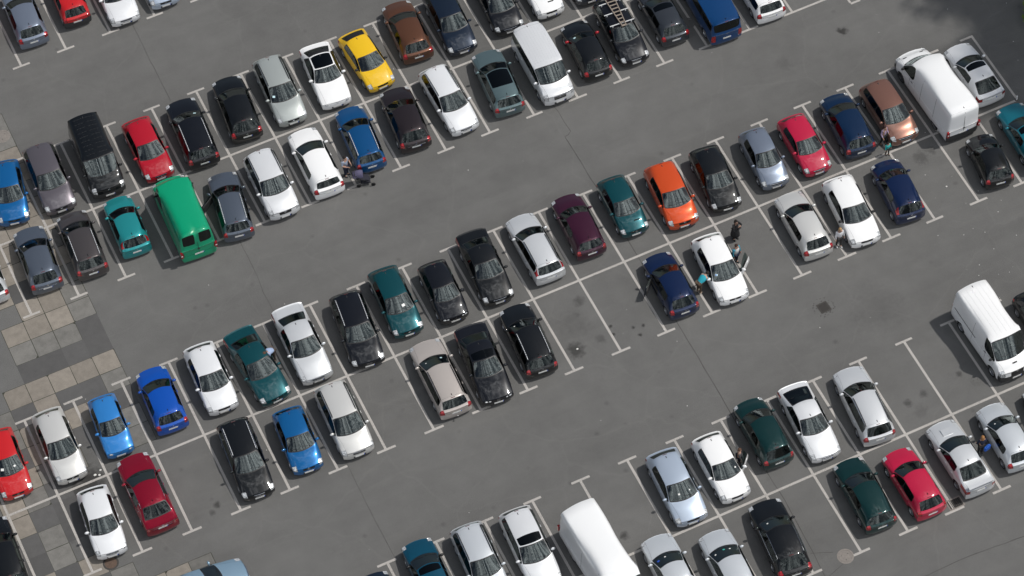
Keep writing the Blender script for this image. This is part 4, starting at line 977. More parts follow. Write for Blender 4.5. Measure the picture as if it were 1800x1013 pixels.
T_ = [
 ('R0_0','hatch','U',{},'crimson',{}, H_, 'dark red car cut off by the left edge, beside the blue-grey hatchback'),
 ('R0_1','hatch','U',{'H':1.44},'steelblue',{'badge':'round'}, H_, 'blue-grey hatchback with its tail towards us, furthest left of the top left row'),
 ('R0_2','hatch','U',{'W':1.62,'H':1.42,'zb':.92},'scarlet',{'bumper':'black','tint':1,'rim':'disc'}, H_, 'bright red boxy hatchback with black rear bumper in the top left row'),
 ('R0_3','coupe','D',{'W':1.79},'whitesilver',{'badge':'rings','chromegrille':.3}, S_, 'pale silver two-door car with ringed grille in the top left row'),
 ('R0_4','sedan','D',{},'iceblue',{}, S_, 'light blue car showing only its nose at the top edge'),
 ('A1','hatch','D',{'H':1.45},'midblue',{'rim':'disc'}, H_, 'bright blue hatchback nose down at the left edge, over concrete slabs'),
 ('A2','wagon','D',{'W':1.8,'H':1.48},'greyviolet',{'badge':'bar'}, E_, 'grey-violet estate car between the bright blue hatchback and the black van'),
 ('A3','van','D',{},'black',{'bumper':'black','badge':'diamond','ribs':('across',9,0),'vents':(-.25,)}, 'van', 'black van with ribbed roof parked left of the red hatchback'),
 ('A4','hatch','D',{'H':1.45,'W':1.70,'sunroof':0},'red',{'badge':'bar','chromegrille':.33}, H_, 'red hatchback nose down behind the green van'),
 ('A5','suv','U',{'H':1.55,'W':1.8,'gc':.03,'zl':.80,'zc':1.03,'zb':.99},'nightblack',{'rails':'chrome','stick':((-.45,1.3,STICKER),)}, E_, 'black estate with silver roof rails between the red hatchback and another black car'),
 ('A6','hatch','U',{'W':1.78,'sunroof':0},'black',{'badge':'diamond'}, H_, 'glossy black hatchback tail down, left of the grey-green estate'),
 ('A7','wagon','D',{'W':1.76,'H':1.48},'greygreen',{'rails':'black','badge':'bar','stick':((-.55,1.3,STICKER),)}, E_, 'pale grey-green estate car between the glossy black hatchback and the white bubble-shaped car'),
 ('A8','beetle','D',{'sunroof':'pano','lights':'round'},'white',{'spoiler':'black','rim':'multi','grille_paint':1,'lamps':1}, 'coupe', 'white bubble-shaped car with black glass roof and round headlights'),
 ('A9','hatch','D',{'H':1.38,'doors':3,'W':1.70,'zl':.66,'zb':.90,'zc':.93,'er':.75},'yellow',{'mirror':TRIM,'spoiler':'black'}, H_, 'bright yellow three-door hatchback with black rear spoiler'),
 ('A10','hatch','U',{'W':1.80,'H':1.47},'brown',{'badge':'bar'}, H_, 'brown hatchback tail down beside the yellow car'),
 ('A11','wagon','D',{'W':1.76},'navy',{'badge':'round','chromegrille':.4}, E_, 'dark navy estate car nose down, right of the brown hatchback'),
 ('A12','hatch','D',{'W':1.76},'nightblack',{'badge':'bar','chromegrille':.4}, H_, 'black hatchback with chrome grille bar behind the silver minibus'),
 ('A13','hatch','D',{'W':1.72},'white',{'vents':(.12,.2),'badge':'round'}, H_, 'white hatchback with a black grille at the top edge, above the silver minibus'),
 ('A14','hatch','D',{},'darkslate',{}, H_, 'dark car showing only its front bumper at the top, left of the ladder'),
 ('L0','hatch','U',{'W':1.67},'silver',{'rim':'disc'}, H_, 'silver hatchback half cut off by the left edge, tail down'),
 ('L1','hatch','U',{'W':1.76,'H':1.47},'slate',{'chromebar':1,'stick':((.5,.8,PLATE),)}, H_, 'dark slate blue hatchback standing on the concrete slabs, tail down'),
 ('L2','mpv','U',{'quarter':False,'H':1.58},'greybrown',{'rails':'chrome','stick':((.5,.8,PLATE),)}, P_, 'grey-brown tall hatchback between the slate blue and the turquoise car'),
 ('L3','hatch','U',{'W':1.65,'H':1.44,'tl':'pillar'},'teal',{'rim':'disc'}, H_, 'small turquoise hatchback left of the green van'),
 ('L4','van','U',{'H':2.58,'W':2.0,'zl':1.02,'zc':1.3,'split_rw':1,'xc':.62,'xr':1.25,'tl':'none','zr':2.46,'zw':1.42,'zd':1.2,'er':.09,'vcre':.9},'green',{'bumper':'','vanlamp':1,'rearsplit':1,'nobadge':1,'noant':1,'mirror':TRIM,'tint':1,'rim':'steel','plate_z':.62,'gutter':TRIM,'seams':(.9,-.6)}, 'van', 'tall bright green delivery van with two dark rear windows'),
 ('L5','wagon','U',{'W':1.70},'slate',{'rails':'chrome','open':((1,46),)}, E_, 'blue-grey estate with its front door open beside the green van'),
 ('L6','suv','D',{'sunroof':0},'lightsilver',{'rails':'black','badge':'bar'}, 'off_road_car', 'silver off-road car with black roof rails right of the blue-grey estate'),
 ('L7','hatch','U',{'W':1.77,'H':1.43,'er':.40},'white',{'badge':'rings','rim':'multi'}, H_, 'white five-door hatchback tail down, next to the man and the pushchair'),
 ('L8','wagon','U',{'W':1.70,'H':1.42,'zl':.68},'blue',{'rails':'chrome','rim':'five'}, E_, 'deep blue estate car beside the pushchair'),
 ('L9','hatch','U',{'W':1.80,'H':1.48},'darkbrown',{'badge':'diamond','chromebar':1}, H_, 'dark brown hatchback right of the deep blue estate'),
 ('L10','wagon','D',{'W':1.75,'H':1.48},'whitesilver',{'rails':'black','rim':'multi','chromegrille':.28}, E_, 'pale silver estate car with black roof rails below the navy estate'),
 ('L11','wagon','U',{'W':1.77,'sunroof':'pano'},'greyteal',{'badge':'diamond'}, E_, 'grey-teal estate car with a dark glass roof left of the silver minibus'),
 ('L12','bus','D',{},'lightsilver',{'ribs':('along',9,0),'chromegrille':.5}, 'minibus', 'silver minibus with a ribbed roof in the upper double row'),
 ('L13','hatch','U',{'W':1.69,'H':1.43},'black',{'mirror':PAINT_RED,'stick':((.45,1.3,STICKER),)}, H_, 'small black hatchback with red door mirrors beside the silver minibus'),
 ('L14','wagon','D',{'W':1.72,'H':1.45},'nightblack',{'chromegrille':.3,'rim':'five'}, E_, 'black estate car carrying a wooden ladder on its roof bars'),
 ('L15','hatch','U',{'W':1.68,'H':1.41,'sunroof':1},'darkslate',{'rim':'disc'}, H_, 'dark grey hatchback with a sunroof left of the blue van'),
 ('L16','bus','U',{'tl':'low'},'vanblue',{'rim':'disc','tint':1,'nobadge':0}, 'minibus', 'dark blue minibus van tail down at the top, over the bay line'),
 ('L17','wagon','U',{'W':1.78},'white',{'rim':'five','rails':''}, E_, 'white estate car tail down at the right end of the upper row'),
 ('B0','hatch','D',{'W':1.68,'H':1.49},'scarlet',{'badge':'round','stick':((-.35,1.4,PLATE),(.3,1.0,PLATE))}, H_, 'bright red hatchback cut by the left edge in the lower left'),
 ('B1','hatch','D',{'W':1.70,'H':1.48},'warmsilver',{'badge':'bar'}, H_, 'warm silver hatchback nose down over a dark wet patch'),
 ('B2','hatch','D',{'W':1.55,'H':1.47,'lights':'round'},'skyblue',{'rim':'disc','grille_paint':1}, H_, 'small sky blue city car with round headlights on the slabs'),
 ('B3','hatch','U',{'W':1.73,'H':1.42,'doors':3,'er':.52},'brightblue',{'badge':'rings'}, H_, 'vivid royal blue hatchback tail down, right of the sky blue city car'),
 ('B4','hatch','D',{'W':1.73,'H':1.44},'whitesilver',{'rim':'disc'}, H_, 'white-silver hatchback between the royal blue hatchback and the green saloon'),
 ('B5','sedan','D',{'W':1.78},'darkteal',{'badge':'bar'}, S_, 'dark teal saloon with a man in light blue leaning over it'),
 ('B6','sedan','D',{'W':1.80},'silver',{'chromegrille':.4}, S_, 'silver four-door saloon right of the man in light blue'),
 ('B7','wagon','D',{'W':1.82},'nightblack',{'rails':'chrome','badge':'rings'}, E_, 'black estate with chrome roof rails and a ringed grille'),
 ('B8','hatch','D',{'W':1.72,'H':1.48},'darkteal',{'badge':'bar','stick':((.2,1.6,PLATE),)}, H_, 'dark teal hatchback between the two black cars with chrome and round lamps'),
 ('B9','hatch','D',{'W':1.63,'H':1.45,'doors':3,'lights':'round'},'nightblack',{'lamps':2,'grille_paint':1,'rim':'disc'}, H_, 'small black hatchback with twin round headlights and a red roof lamp'),
 ('B10','sedan','D',{'W':1.77},'black',{'badge':'star','chromegrille':.36}, S_, 'black four-door saloon with a chrome star grille'),
 ('B11','wagon','U',{'W':1.74,'H':1.48,'tl':'pillar'},'silver',{'rails':'black','badge':'bar'}, E_, 'silver estate car with tall red tail lamps beside the dark purple car'),
 ('B12','wagon','U',{'W':1.71,'quarter':False},'purple',{'badge':'round','rim':'disc'}, E_, 'dark purple hatchback tail down between the silver estate and the green hatchback'),
 ('B13','hatch','D',{'W':1.65,'H':1.43},'darkteal',{'vents':(.22,.3),'rim':'disc'}, H_, 'dark green hatchback left of the orange car'),
 ('B14','mpv','D',{'W':1.78,'H':1.56,'quarter':False},'orange',{'badge':'diamond','rim':'multi'}, H_, 'bright orange crossover with a diamond badge'),
 ('B15','hatch','D',{'W':1.74,'H':1.44},'black',{}, H_, 'black hatchback right of the orange crossover'),
 ('B16','hatch','D',{'W':1.62,'H':1.52,'zc':1.0},'steelblue',{'chromegrille':.4}, H_, 'small steel blue hatchback left of the raspberry red one'),
 ('B17','hatch','D',{'W':1.65,'H':1.44,'doors':3},'raspberry',{'bumper':'','rim':'disc','chromegrille':.35}, H_, 'small raspberry red hatchback nose down in the middle row'),
 ('B18','mpv','U',{'W':1.75,'H':1.54,'quarter':False},'duskblue',{'rim':'five'}, P_, 'dark blue compact car tail down, left of the copper crossover'),
 ('B19','mpv','D',{'W':1.75,'H':1.55},'copper',{'badge':'round','chromegrille':.45,'rim':'multi'}, P_, 'copper coloured crossover beside the large white van'),
 ('B20','bigvan','U',{'norw':1,'L':6.05,'H':2.6,'tl':'none'},'vanwhite',{'vanlamp':1,'rearsplit':1,'bumper':'black','mirror':TRIM,'rim':'steel','vents':(-.5,.5),'badge':'star','seams':(1.2,.0,-1.4)}, 'van', 'large white delivery van with high roof and its rear doors towards us'),
 ('B21','sedan','U',{'W':1.70,'er':1.0,'ew':.32,'sunroof':1},'whitesilver',{'sidestrip':1,'rim':'disc'}, S_, 'white fastback saloon with sunroof right of the large white van'),
 ('BL0','wagon','U',{'W':1.80},'black',{}, E_, 'black estate car cut off in the bottom left corner'),
 ('BL1','hatch','D',{'W':1.68,'H':1.43},'whitesilver',{'rim':'disc','chromegrille':.3}, H_, 'pale silver hatchback nose down above the rusty manhole cover'),
 ('BL2','sedan','U',{'W':1.79,'er':1.12,'ew':.55},'crimson',{'chromebar':1,'chromeline':1,'badge':'bar'}, S_, 'dark red saloon tail down beside the rusty manhole cover and silver hatchback'),
 ('BL4','wagon','D',{'W':1.77,'H':1.49},'black',{'rails':'chrome','chromegrille':.28,'chromeline':1}, E_, 'black estate with chrome roof rails parked apart in the lower left'),
 ('BL5','hatch','D',{'W':1.68,'H':1.44},'midblue',{'rim':'disc','badge':'diamond'}, H_, 'mid blue hatchback between the black estate and the silver people carrier'),
 ('BL6','mpv','D',{'W':1.80,'H':1.62},'warmsilver',{'rails':'black','badge':'round','chromegrille':.35}, P_, 'silver people carrier right of the mid blue hatchback'),
 ('BL8','wagon','U',{'W':1.78,'H':1.47},'beige',{'rails':'black','towbar':1,'stick':((-.4,1.0,STICKER),(.45,.6,PLATE))}, E_, 'beige estate car with tow bar, tail down'),
 ('BL9','sedan','D',{'W':1.80,'lights':'round','sunroof':1},'nightblack',{'lamps':2,'badge':'star'}, S_, 'black saloon with twin round headlights right of the beige estate'),
 ('BL10','wagon','U',{'W':1.77,'H':1.49},'black',{'rails':'chrome','stick':((.5,.7,PLATE),)}, E_, 'black estate with chrome rails next to the empty stained bays'),
 ('BL13','hatch','U',{'W':1.70,'H':1.48},'midnavy',{'badge':'round','open':((1,40),)}, H_, 'navy blue hatchback with its driver door open'),
 ('BL14','hatch','D',{'W':1.76,'H':1.50},'white',{'badge':'bar','open':((1,44),),'stick':((-.5,1.2,STICKER),(-.52,.7,PLATEBLUE))}, H_, 'white hatchback with an open door and a man getting out'),
 ('BL16','hatch','U',{'W':1.70,'H':1.45},'warmsilver',{'badge':'bar'}, H_, 'silver-grey hatchback tail down, left of the blonde woman'),
 ('BL17','hatch','D',{'W':1.78,'H':1.43,'er':.42},'white',{'badge':'star','mirror':TRIM,'rim':'multi','tint':1,'rails':''}, H_, 'white hatchback with black mirrors right of the blonde woman'),
 ('BL18','mpv','U',{'W':1.70,'H':1.56,'tl':'pillar','quarter':False},'midnavy',{'badge':'bar','rim':'disc'}, P_, 'dark blue tall compact car with high tail lamps below the raspberry hatchback'),
 ('BL20','hatch','U',{'W':1.63,'H':1.46,'doors':3},'black',{'rim':'disc'}, H_, 'small black three-door car tail down at the right edge'),
 ('BL21','sedan','U',{'W':1.75,'sunroof':1},'turquoise',{}, S_, 'petrol blue saloon with sunroof cut off by the right edge'),
 ('C-3','hatch','U',{},'navy',{}, H_, 'dark navy car showing only a sliver at the bottom edge'),
 ('C-2','hatch','U',{'W':1.66,'H':1.40,'sunroof':1,'nose':.12,'zl':.78},'petrol',{'mirror':TRIM}, H_, 'petrol blue boxy car with flat bonnet at the bottom edge'),
 ('C-1','wagon','D',{'W':1.76,'H':1.50,'er':.42},'coolsilver',{'rails':'black'}, E_, 'light silver estate with dark rear glass right of the petrol blue car'),
 ('C0','wagon','D',{'W':1.77,'sunroof':1},'lightsilver',{'rim':'five','tint':0}, E_, 'white-silver estate with open black sunroof left of the large white box van'),
 ('C1','bigvan','D',{'H':2.75,'W':2.03,'tum':.90,'norw':1},'vanwhite',{'vanlamp':1,'bumper':'black','nobadge':1,'noant':1,'seams':(.6,-1.0)}, 'van', 'long white high-roofed van cut off by the bottom edge'),
 ('C3','hatch','D',{'W':1.79,'H':1.46},'iceblue',{'stick':((-.2,.9,PLATE),(.4,.6,PLATE)),'rim':'multi'}, H_, 'pale blue hatchback left of the white hatchback with the open door, lower right'),
 ('C4','hatch','D',{'W':1.69,'H':1.46},'white',{'open':((1,42),),'stick':((.5,.8,PLATE),)}, H_, 'white hatchback with its door open beside the tall dark green car'),
 ('C5','mpv','U',{'W':1.69,'H':1.58,'quarter':False},'bottlegreen',{'tint':1,'rim':'disc'}, P_, 'tall dark green compact car with red tail lamps beside an open white door'),
 ('C6','coupe','D',{},'lightsilver',{'chromegrille':.3,'ant':'front'}, S_, 'silver coupe with large sloping rear window in the lower right'),
 ('C7','wagon','U',{'W':1.78,'H':1.55},'silver',{'tint':1,'rails':'black'}, E_, 'large silver estate car tail down right of the silver coupe'),
 ('C10','bigvan','D',{'L':5.1,'H':2.4,'norw':1,'wb':3.1},'white',{'slide':1,'bumper':'black','mirror':TRIM,'rim':'disc','badge':'bar','vents':(0,),'seams':(.9,-.4),'ribs':('along',6,0)}, 'van', 'white panel van casting a shadow at the right edge'),
 ('C11','hatch','D',{},'black',{}, H_, 'black car cut off by the right edge behind the white panel van'),
 ('D-1','sedan','U',{'W':1.74},'coolsilver',{'stick':((.5,1.2,PLATEBLUE),(.1,.8,PLATE))}, S_, 'silver car at the bottom edge right of the white box van, nose up'),
 ('D0','hatch','U',{'W':1.75},'coolsilver',{'stick':((.5,.8,PLATE),(0,1.0,STICKG),(-.3,.8,PLATE))}, H_, 'silver car at the bottom edge with papers behind its windscreen, left of the black estate'),
 ('D1','wagon','U',{'W':1.82,'H':1.45,'er':.75,'ew':.2},'black',{'chromeline':1,'stick':((.4,.8,PLATE),)}, E_, 'long black estate with chrome window line by the pale manhole cover'),
 ('D3','wagon','U',{'W':1.72,'H':1.43,'quarter':False},'bottlegreen',{'chromebar':0,'rim':'five'}, E_, 'dark bottle green estate car left of the pinkish red hatchback'),
 ('D4','hatch','U',{'W':1.69,'H':1.50},'raspberry',{'tl':'', 'rim':'disc'}, H_, 'pinkish red hatchback beside the drain grate'),
 ('D5','sedan','U',{'W':1.72},'silver',{'wing':1,'rim':'multi'}, S_, 'silver sports saloon with bonnet scoop and rear wing'),
 ('D6','hatch','U',{'W':1.68,'H':1.44,'doors':3},'coolsilver',{'stick':((.4,.7,PLATE),)}, H_, 'silver-blue hatchback beside the woman with the blue bag'),
 ('D7','hatch','U',{},'black',{}, H_, 'black car nose up, cut off by the right edge in the lower right'),
]
def car_groups():
    todo = []
    for row in T_:
        id_, sty, d, ov, col_, op, nm, lab = row
        x, y, ang, L = PL_[id_]; ov = dict(ov); ov.setdefault('L', L); ov.setdefault('bigtail', d == 'U')
        p = resolve(sty, ov); bm = cage(p)
        me = bpy.data.meshes.new('cage'); bm.to_mesh(me); bm.free()
        o = bpy.data.objects.new('cage', me); COL.objects.link(o)
        md_ = o.modifiers.new('s', 'SUBSURF'); md_.levels = 2; md_.render_levels = 2
        todo.append((row, p, o))
    bpy.context.view_layer.update()
    dg = bpy.context.evaluated_depsgraph_get()
    out_ = []
    for row, p, o in todo:
        out_.append((row, finish(p, bpy.data.meshes.new_from_object(o.evaluated_get(dg), depsgraph=dg))))
    for row, p, o in todo:
        me = o.data; bpy.data.objects.remove(o); bpy.data.meshes.remove(me)
    return out_
def pmat(n): c, m_ = PAINTS[n]; return paint(n, c, m_, .30 if m_ else .38)
for row, sh in car_groups():
    id_, sty, d, ov, col_, op, nm, lab = row
    x, y, ang, L = PL_[id_]
    yaw = R_((90 if d == 'U' else 270)+ang)
    van = nm in ('van', 'minibus')
    build_car(sh, x, y, yaw, pmat(col_), op, nm, lab, VANGRP if van else CARGRP, 'van' if nm == 'van' else 'minibus' if nm == 'minibus' else 'car')

# light blue saloon driving across the bottom
p_ = resolve('sedan', dict(L=4.7, W=1.79, H=1.43)); bm_ = cage(p_); me_ = bpy.data.meshes.new('cage'); bm_.to_mesh(me_); bm_.free()
o_ = bpy.data.objects.new('cage', me_); COL.objects.link(o_); o_.modifiers.new('s', 'SUBSURF').levels = 2; o_.modifiers['s'].render_levels = 2
bpy.context.view_layer.update(); dg_ = bpy.context.evaluated_depsgraph_get(); ev_ = bpy.data.meshes.new_from_object(o_.evaluated_get(dg_), depsgraph=dg_)
bpy.data.objects.remove(o_); bpy.data.meshes.remove(me_)
a_ = R_(-2.5)
build_car(finish(p_, ev_), 1.62-math.cos(a_)*2.33, -24.67-math.sin(a_)*2.33, a_, paint('paleblue', (.22,.33,.43), .4, .3), {'badge':'star','chromegrille':.36}, 'saloon_car', 'light blue saloon driving sideways along the lane at the bottom left edge', None, 'car')

# ladder on roof bars of the black estate
lc = PL_['L14']; la = R_(270+lc[2]); car_ = [o for o in bpy.data.objects if o.get('label', '').startswith('black estate car carrying')][0]
BAR = plain('rack_bar', (.6,.6,.6), .35); WOOD = plain('ladder_wood', (.30,.245,.20), .7, 0, .35, 9)
for xx in (.12, -.72, -1.5):
    b_ = MB(); b_.box(xx-.025, xx+.025, -.72, .72, 1.50, 1.535)
    for sg in (1, -1): b_.box(xx-.04, xx+.04, sg*.56-.03, sg*.56+.03, 1.38, 1.501)
    b_.build('roof_bar', BAR, car_)
lad = tag(empty('ladder', (lc[0], lc[1], 1.536), la), 'wooden ladder lying on the roof bars of the black estate', 'ladder')
lad.location.z = 1.537
for sg in (1, -1):
    b_ = MB(); v, f = [], []
    for xx, yy in ((.42, .115), (-2.1, .30)):
        v += [(xx, sg*yy-.022+.03, 0), (xx, sg*yy+.022+.03, 0), (xx, sg*yy+.022+.03, .075), (xx, sg*yy-.022+.03, .075)]
    b_.add(v, [(0,1,2,3),(7,6,5,4),(0,4,5,1),(1,5,6,2),(2,6,7,3),(3,7,4,0)]).build('ladder_rail', WOOD, lad)
rg = MB().box(-.035,.035,-.5,.5,-.012,.012).mesh('rung', WOOD)
for k in range(10):
    xx = .36-k*.26; w_ = .115+(.42-xx)/2.52*.185; inst('rung', rg, lad, (xx, .03, .045), (0,0,0), (1.6 if k == 0 else 1, 2*(w_-.024), 1))

# ------------------------------------------------------------------ people
SKIN = plain('skin', (.42,.25,.18), .6)
def cloth(n, c): return plain('cloth_'+n, c, .85, 0, .3, 12)
SKINQ = []
def skin_mesh(name, verts, edges, rad, mat, parent, sub=1):
    me = bpy.data.meshes.new(name); bm = bmesh.new(); ly = bm.verts.layers.skin.verify(); vl = [bm.verts.new(v) for v in verts]
    for a, b_ in edges: bm.edges.new((vl[a], vl[b_]))
    for i, v in enumerate(vl): v[ly].radius = (rad[i] if not hasattr(rad[i], '__len__') else rad[i][0], rad[i] if not hasattr(rad[i], '__len__') else rad[i][1]); v[ly].use_root = (i == 0)
    bm.to_mesh(me); bm.free(); me.materials.append(mat)
    o = bpy.data.objects.new(name, me); COL.objects.link(o); o.parent = parent
    m1 = o.modifiers.new('skin', 'SKIN'); m1.use_smooth_shade = True; m2 = o.modifiers.new('sub', 'SUBSURF'); m2.levels = sub; m2.render_levels = sub
    SKINQ.append(o); return o
def rot_about(p, o, ang):        # bend forward about the y axis through o
    d = Vector(p)-Vector(o); c, s_ = math.cos(ang), math.sin(ang)
    return Vector(o)+Vector((c*d.x+s_*d.z, d.y, -s_*d.x+c*d.z))
def person(x, y, yaw, label, top, legs, hair, h=1.72, bend=0.0, arms='down', longhair=False, dress=None, shoe=(.02,.02,.022), stride=.0, fem=False, inner=None, vest=None, legskin=False):
    k = h/1.72
    root = tag(empty('person', (x, y, 0), R_(yaw)), label, 'person'); root.scale = (k, k, k)
    sw = .165 if fem else .19
    J = {'pel':(0,0,.95),'sp':(0,0,1.12),'ch':(.01,0,1.32),'nk':(.01,0,1.47),'hd':(.03,0,1.57),'tp':(.025,0,1.67),'ns':(.115,0,1.575)}
    A = {'down':((.02,.07,1.13),(.08,.08,.90)), 'fold':((.02,.09,1.13),(.26,-.04,1.10)), 'photo':((.16,.12,1.22),(.30,-.10,1.46)), 'reach':((.22,.05,1.18),(.44,.0,1.02)), 'carry':((.0,.08,1.13),(.14,.07,.93))}[arms]
    for s_, t_ in ((1,'L'),(-1,'R')):
        J['sh'+t_] = (.0, s_*sw, 1.41); J['el'+t_] = (A[0][0], s_*(sw+A[0][1]), A[0][2]); J['wr'+t_] = (A[1][0], s_*(sw+A[1][1]), A[1][2])
        J['hip'+t_] = (0, s_*.095, .90); J['kn'+t_] = (s_*stride*.5+.02, s_*.10, .50); J['an'+t_] = (s_*stride, s_*.10, .085); J['to'+t_] = (s_*stride+.17, s_*.125, .035)
    if bend:
        for q in list(J):
            if q[:3] in ('hip',) or q[:2] in ('kn','an','to') or q == 'pel': continue
            J[q] = tuple(rot_about(J[q], (0,0,.95), bend))
        for t_ in 'LR':      # arms hang from the bent shoulder
            s_ = 1 if t_ == 'L' else -1; b_ = Vector(J['sh'+t_]); J['el'+t_] = tuple(b_+Vector((.08,.03*s_,-.27))); J['wr'+t_] = tuple(b_+Vector((.22,.0,-.47)))
    R0 = {'pel':(.15,.115),'sp':(.135,.105),'ch':(.155,.11),'nk':.058,'hd':(.085,.10),'tp':(.06,.075),'ns':.018}
    for t_ in 'LR': R0.update({'sh'+t_:.062,'el'+t_:.043,'wr'+t_:.030,'hip'+t_:.095,'kn'+t_:.062,'an'+t_:.042,'to'+t_:.032})
    names = ['pel','sp','ch','nk','hd','tp','ns']+[a+t_ for t_ in 'LR' for a in ('sh','el','wr','hip','kn','an','to')]
    V = [J[n] for n in names]; RR = [R0[n] for n in names]; ix = {n: i for i, n in enumerate(names)}
    E = [('pel','sp'),('sp','ch'),('ch','nk'),('nk','hd'),('hd','tp'),('hd','ns')]+[(a+t_, b_+t_) for t_ in 'LR' for a, b_ in (('sh','el'),('el','wr'),('hip','kn'),('kn','an'),('an','to'))]+[('ch','sh'+t_) for t_ in 'LR']+[('pel','hip'+t_) for t_ in 'LR']
    E = [(ix[a], ix[b_]) for a, b_ in E]
    for t_ in 'LR':              # palm, four fingers, thumb
        w = Vector(J['wr'+t_]); d = (w-Vector(J['el'+t_])).normalized(); s_ = 1 if t_ == 'L' else -1
        side = d.cross(Vector((0,1,0))); side = side.normalized() if side.length > .1 else Vector((1,0,0)); nn = d.cross(side)
        pc = w+d*.06; V.append(tuple(pc)); RR.append((.032,.018)); pi = len(V)-1; E.append((ix['wr'+t_], pi))
        for q, ln in ((-.03,.062),(-.01,.075),(.01,.07),(.03,.055)):
            a1 = pc+d*.035+side*q; a2 = a1+d*ln*.55+nn*.010; a3 = a2+d*ln*.40+nn*.022
            n0 = len(V); V += [tuple(a1), tuple(a2), tuple(a3)]; RR += [.0095,.0085,.0075]; E += [(pi, n0), (n0, n0+1), (n0+1, n0+2)]
        a1 = pc-d*.02+side*.04; a2 = a1+d*.035+side*.018; n0 = len(V); V += [tuple(a1), tuple(a2)]; RR += [.011,.009]; E += [(pi, n0), (n0, n0+1)]
    skin_mesh('body', V, E, RR, SKIN, root, 1)
    def part(nm, keys, edges, scale, mat, extra=None):
        vv = [J[q] for q in keys]; rr = []
        for q in keys:
            r = R0[q]; rr.append(tuple(c*scale for c in r) if hasattr(r, '__len__') else r*scale+.004)
        skin_mesh(nm, vv, [(keys.index(a), keys.index(b_)) for a, b_ in edges], rr, mat, root, 1)
    part('top', ['sp','ch','pel','nk','shL','elL','wrL','shR','elR','wrR'], [('pel','sp'),('sp','ch'),('ch','shL'),('shL','elL'),('elL','wrL'),('ch','shR'),('shR','elR'),('elR','wrR')]+[('ch','nk')], 1.12, cloth(*top)) if False else None
    ks = ['pel','sp','ch','shL','elL','shR','elR']+([] if inner == 'short' else ['wrL','wrR'])
    es = [('pel','sp'),('sp','ch'),('ch','shL'),('shL','elL'),('ch','shR'),('shR','elR')]+([] if inner == 'short' else [('elL','wrL'),('elR','wrR')])
    part('top', ks, es, 1.13, cloth(*top))
    if dress:
        b_ = MB(); b_.lathe([(.165,1.06),(.19,.92),(.235,.62),(.26,.42),(.245,.42),(.15,.95)], 16, 'z'); b_.build('skirt', cloth(*dress), root, True)
    part('trousers', ['pel','hipL','knL','anL','hipR','knR','anR'], [('pel','hipL'),('hipL','knL'),('knL','anL'),('pel','hipR'),('hipR','knR'),('knR','anR')], 1.12, cloth(*legs))
    for t_ in 'LR':
        b_ = MB(); an = J['an'+t_]; b_.ell((an[0]+.055, an[1]+(.012 if t_ == 'L' else -.012), .045), (.145,.053,.05), 10, 6); b_.build('shoe', plain('shoe_%d' % int(shoe[0]*1000), shoe, .6), root, True)
    hd = Vector(J['hd']); tp = Vector(J['tp']); up = (tp-hd).normalized(); fw = (Vector(J['ns'])-hd).normalized(); b_ = MB()
    c = hd+up*.055-fw*.018
    me = MB(); me.ell((0,0,0), (.115,.098,.115), 12, 8)
    hm = cloth(*hair); rotm = Matrix((fw, up.cross(fw), up)).transposed()
    def put(mb): return [tuple(rotm @ Vector(v)+c) for v in mb.v], mb.f
    v, f = put(me); 
    # leave the face free: pull the lower front of the cap back
    v2 = []
    for q in me.v:
        qx, qy, qz = q
        if qx > .03 and qz < .03: qx = .03+(qx-.03)*.2; 
        v2.append(tuple(rotm @ Vector((qx, qy, max(qz, -.075)))+c))
    mesh_obj('hair', v2, me.f, hm, root, True)
    if longhair:
        m2 = MB(); m2.ell((-.065,0,-.10), (.06,.09,.15), 10, 6); v, f = put(m2); mesh_obj('long_hair', v, f, hm, root, True)
    for s_ in (1, -1):
        m2 = MB(); m2.ell((0,0,0), (.009,.013,.008), 6, 4); cc_ = hd+fw*.096+up*.03+Vector((0, s_*.032, 0)); mesh_obj('eye', [tuple(Vector(q)+cc_) for q in m2.v], m2.f, TRIM, root)
        m2 = MB(); m2.ell((0,0,0), (.02,.011,.03), 6, 4); cc_ = hd+up*.01+Vector((0, s_*.094, 0)); mesh_obj('ear', [tuple(Vector(q)+cc_) for q in m2.v], m2.f, SKIN, root)
    if vest:
        b_ = MB(); b_.lathe([(.14,.98),(.175,1.15),(.185,1.32),(.12,1.42)], 14, 'z'); vv = [(q[0]*.82, q[1]*1.12, q[2]) for q in b_.v]
        if bend: vv = [tuple(rot_about(q, (0,0,.95), bend)) for q in vv]
        mesh_obj('jacket_back', vv, b_.f, cloth(*vest), root, True)
    return root
BLACKC, NAVYC = ('black', (.012,.012,.014)), ('navy', (.014,.02,.05))
person(16.02, -4.10, -60, 'dark-haired person in a grey-blue T-shirt standing beside the white hatchback and pushchair', ('greyblue', (.33,.38,.48)), NAVYC, ('darkhair', (.012,.008,.006)), arms='fold', inner='short', shoe=(.04,.04,.045))
person(7.80, -13.36, -155, 'man in a light blue shirt bending over beside the dark teal saloon', ('lightblue', (.36,.46,.66)), ('brownish', (.10,.075,.06)), ('brownhair', (.10,.05,.03)), bend=1.0, arms='reach', vest=('lightblue', (.36,.46,.66)))
person(33.05, -17.32, -75, 'person in a long black dress holding both arms up in an empty bay', BLACKC, BLACKC, ('darkhair', (.012,.008,.006)), arms='photo', longhair=True, dress=BLACKC, fem=True)
person(32.34, -18.72, -70, 'man in turquoise and white jacket standing inside the open door of the white hatchback', ('turquoise', (.05,.30,.42)), NAVYC, ('brownhair2', (.05,.022,.014)), arms='down', vest=('whitevest', (.66,.66,.66)))
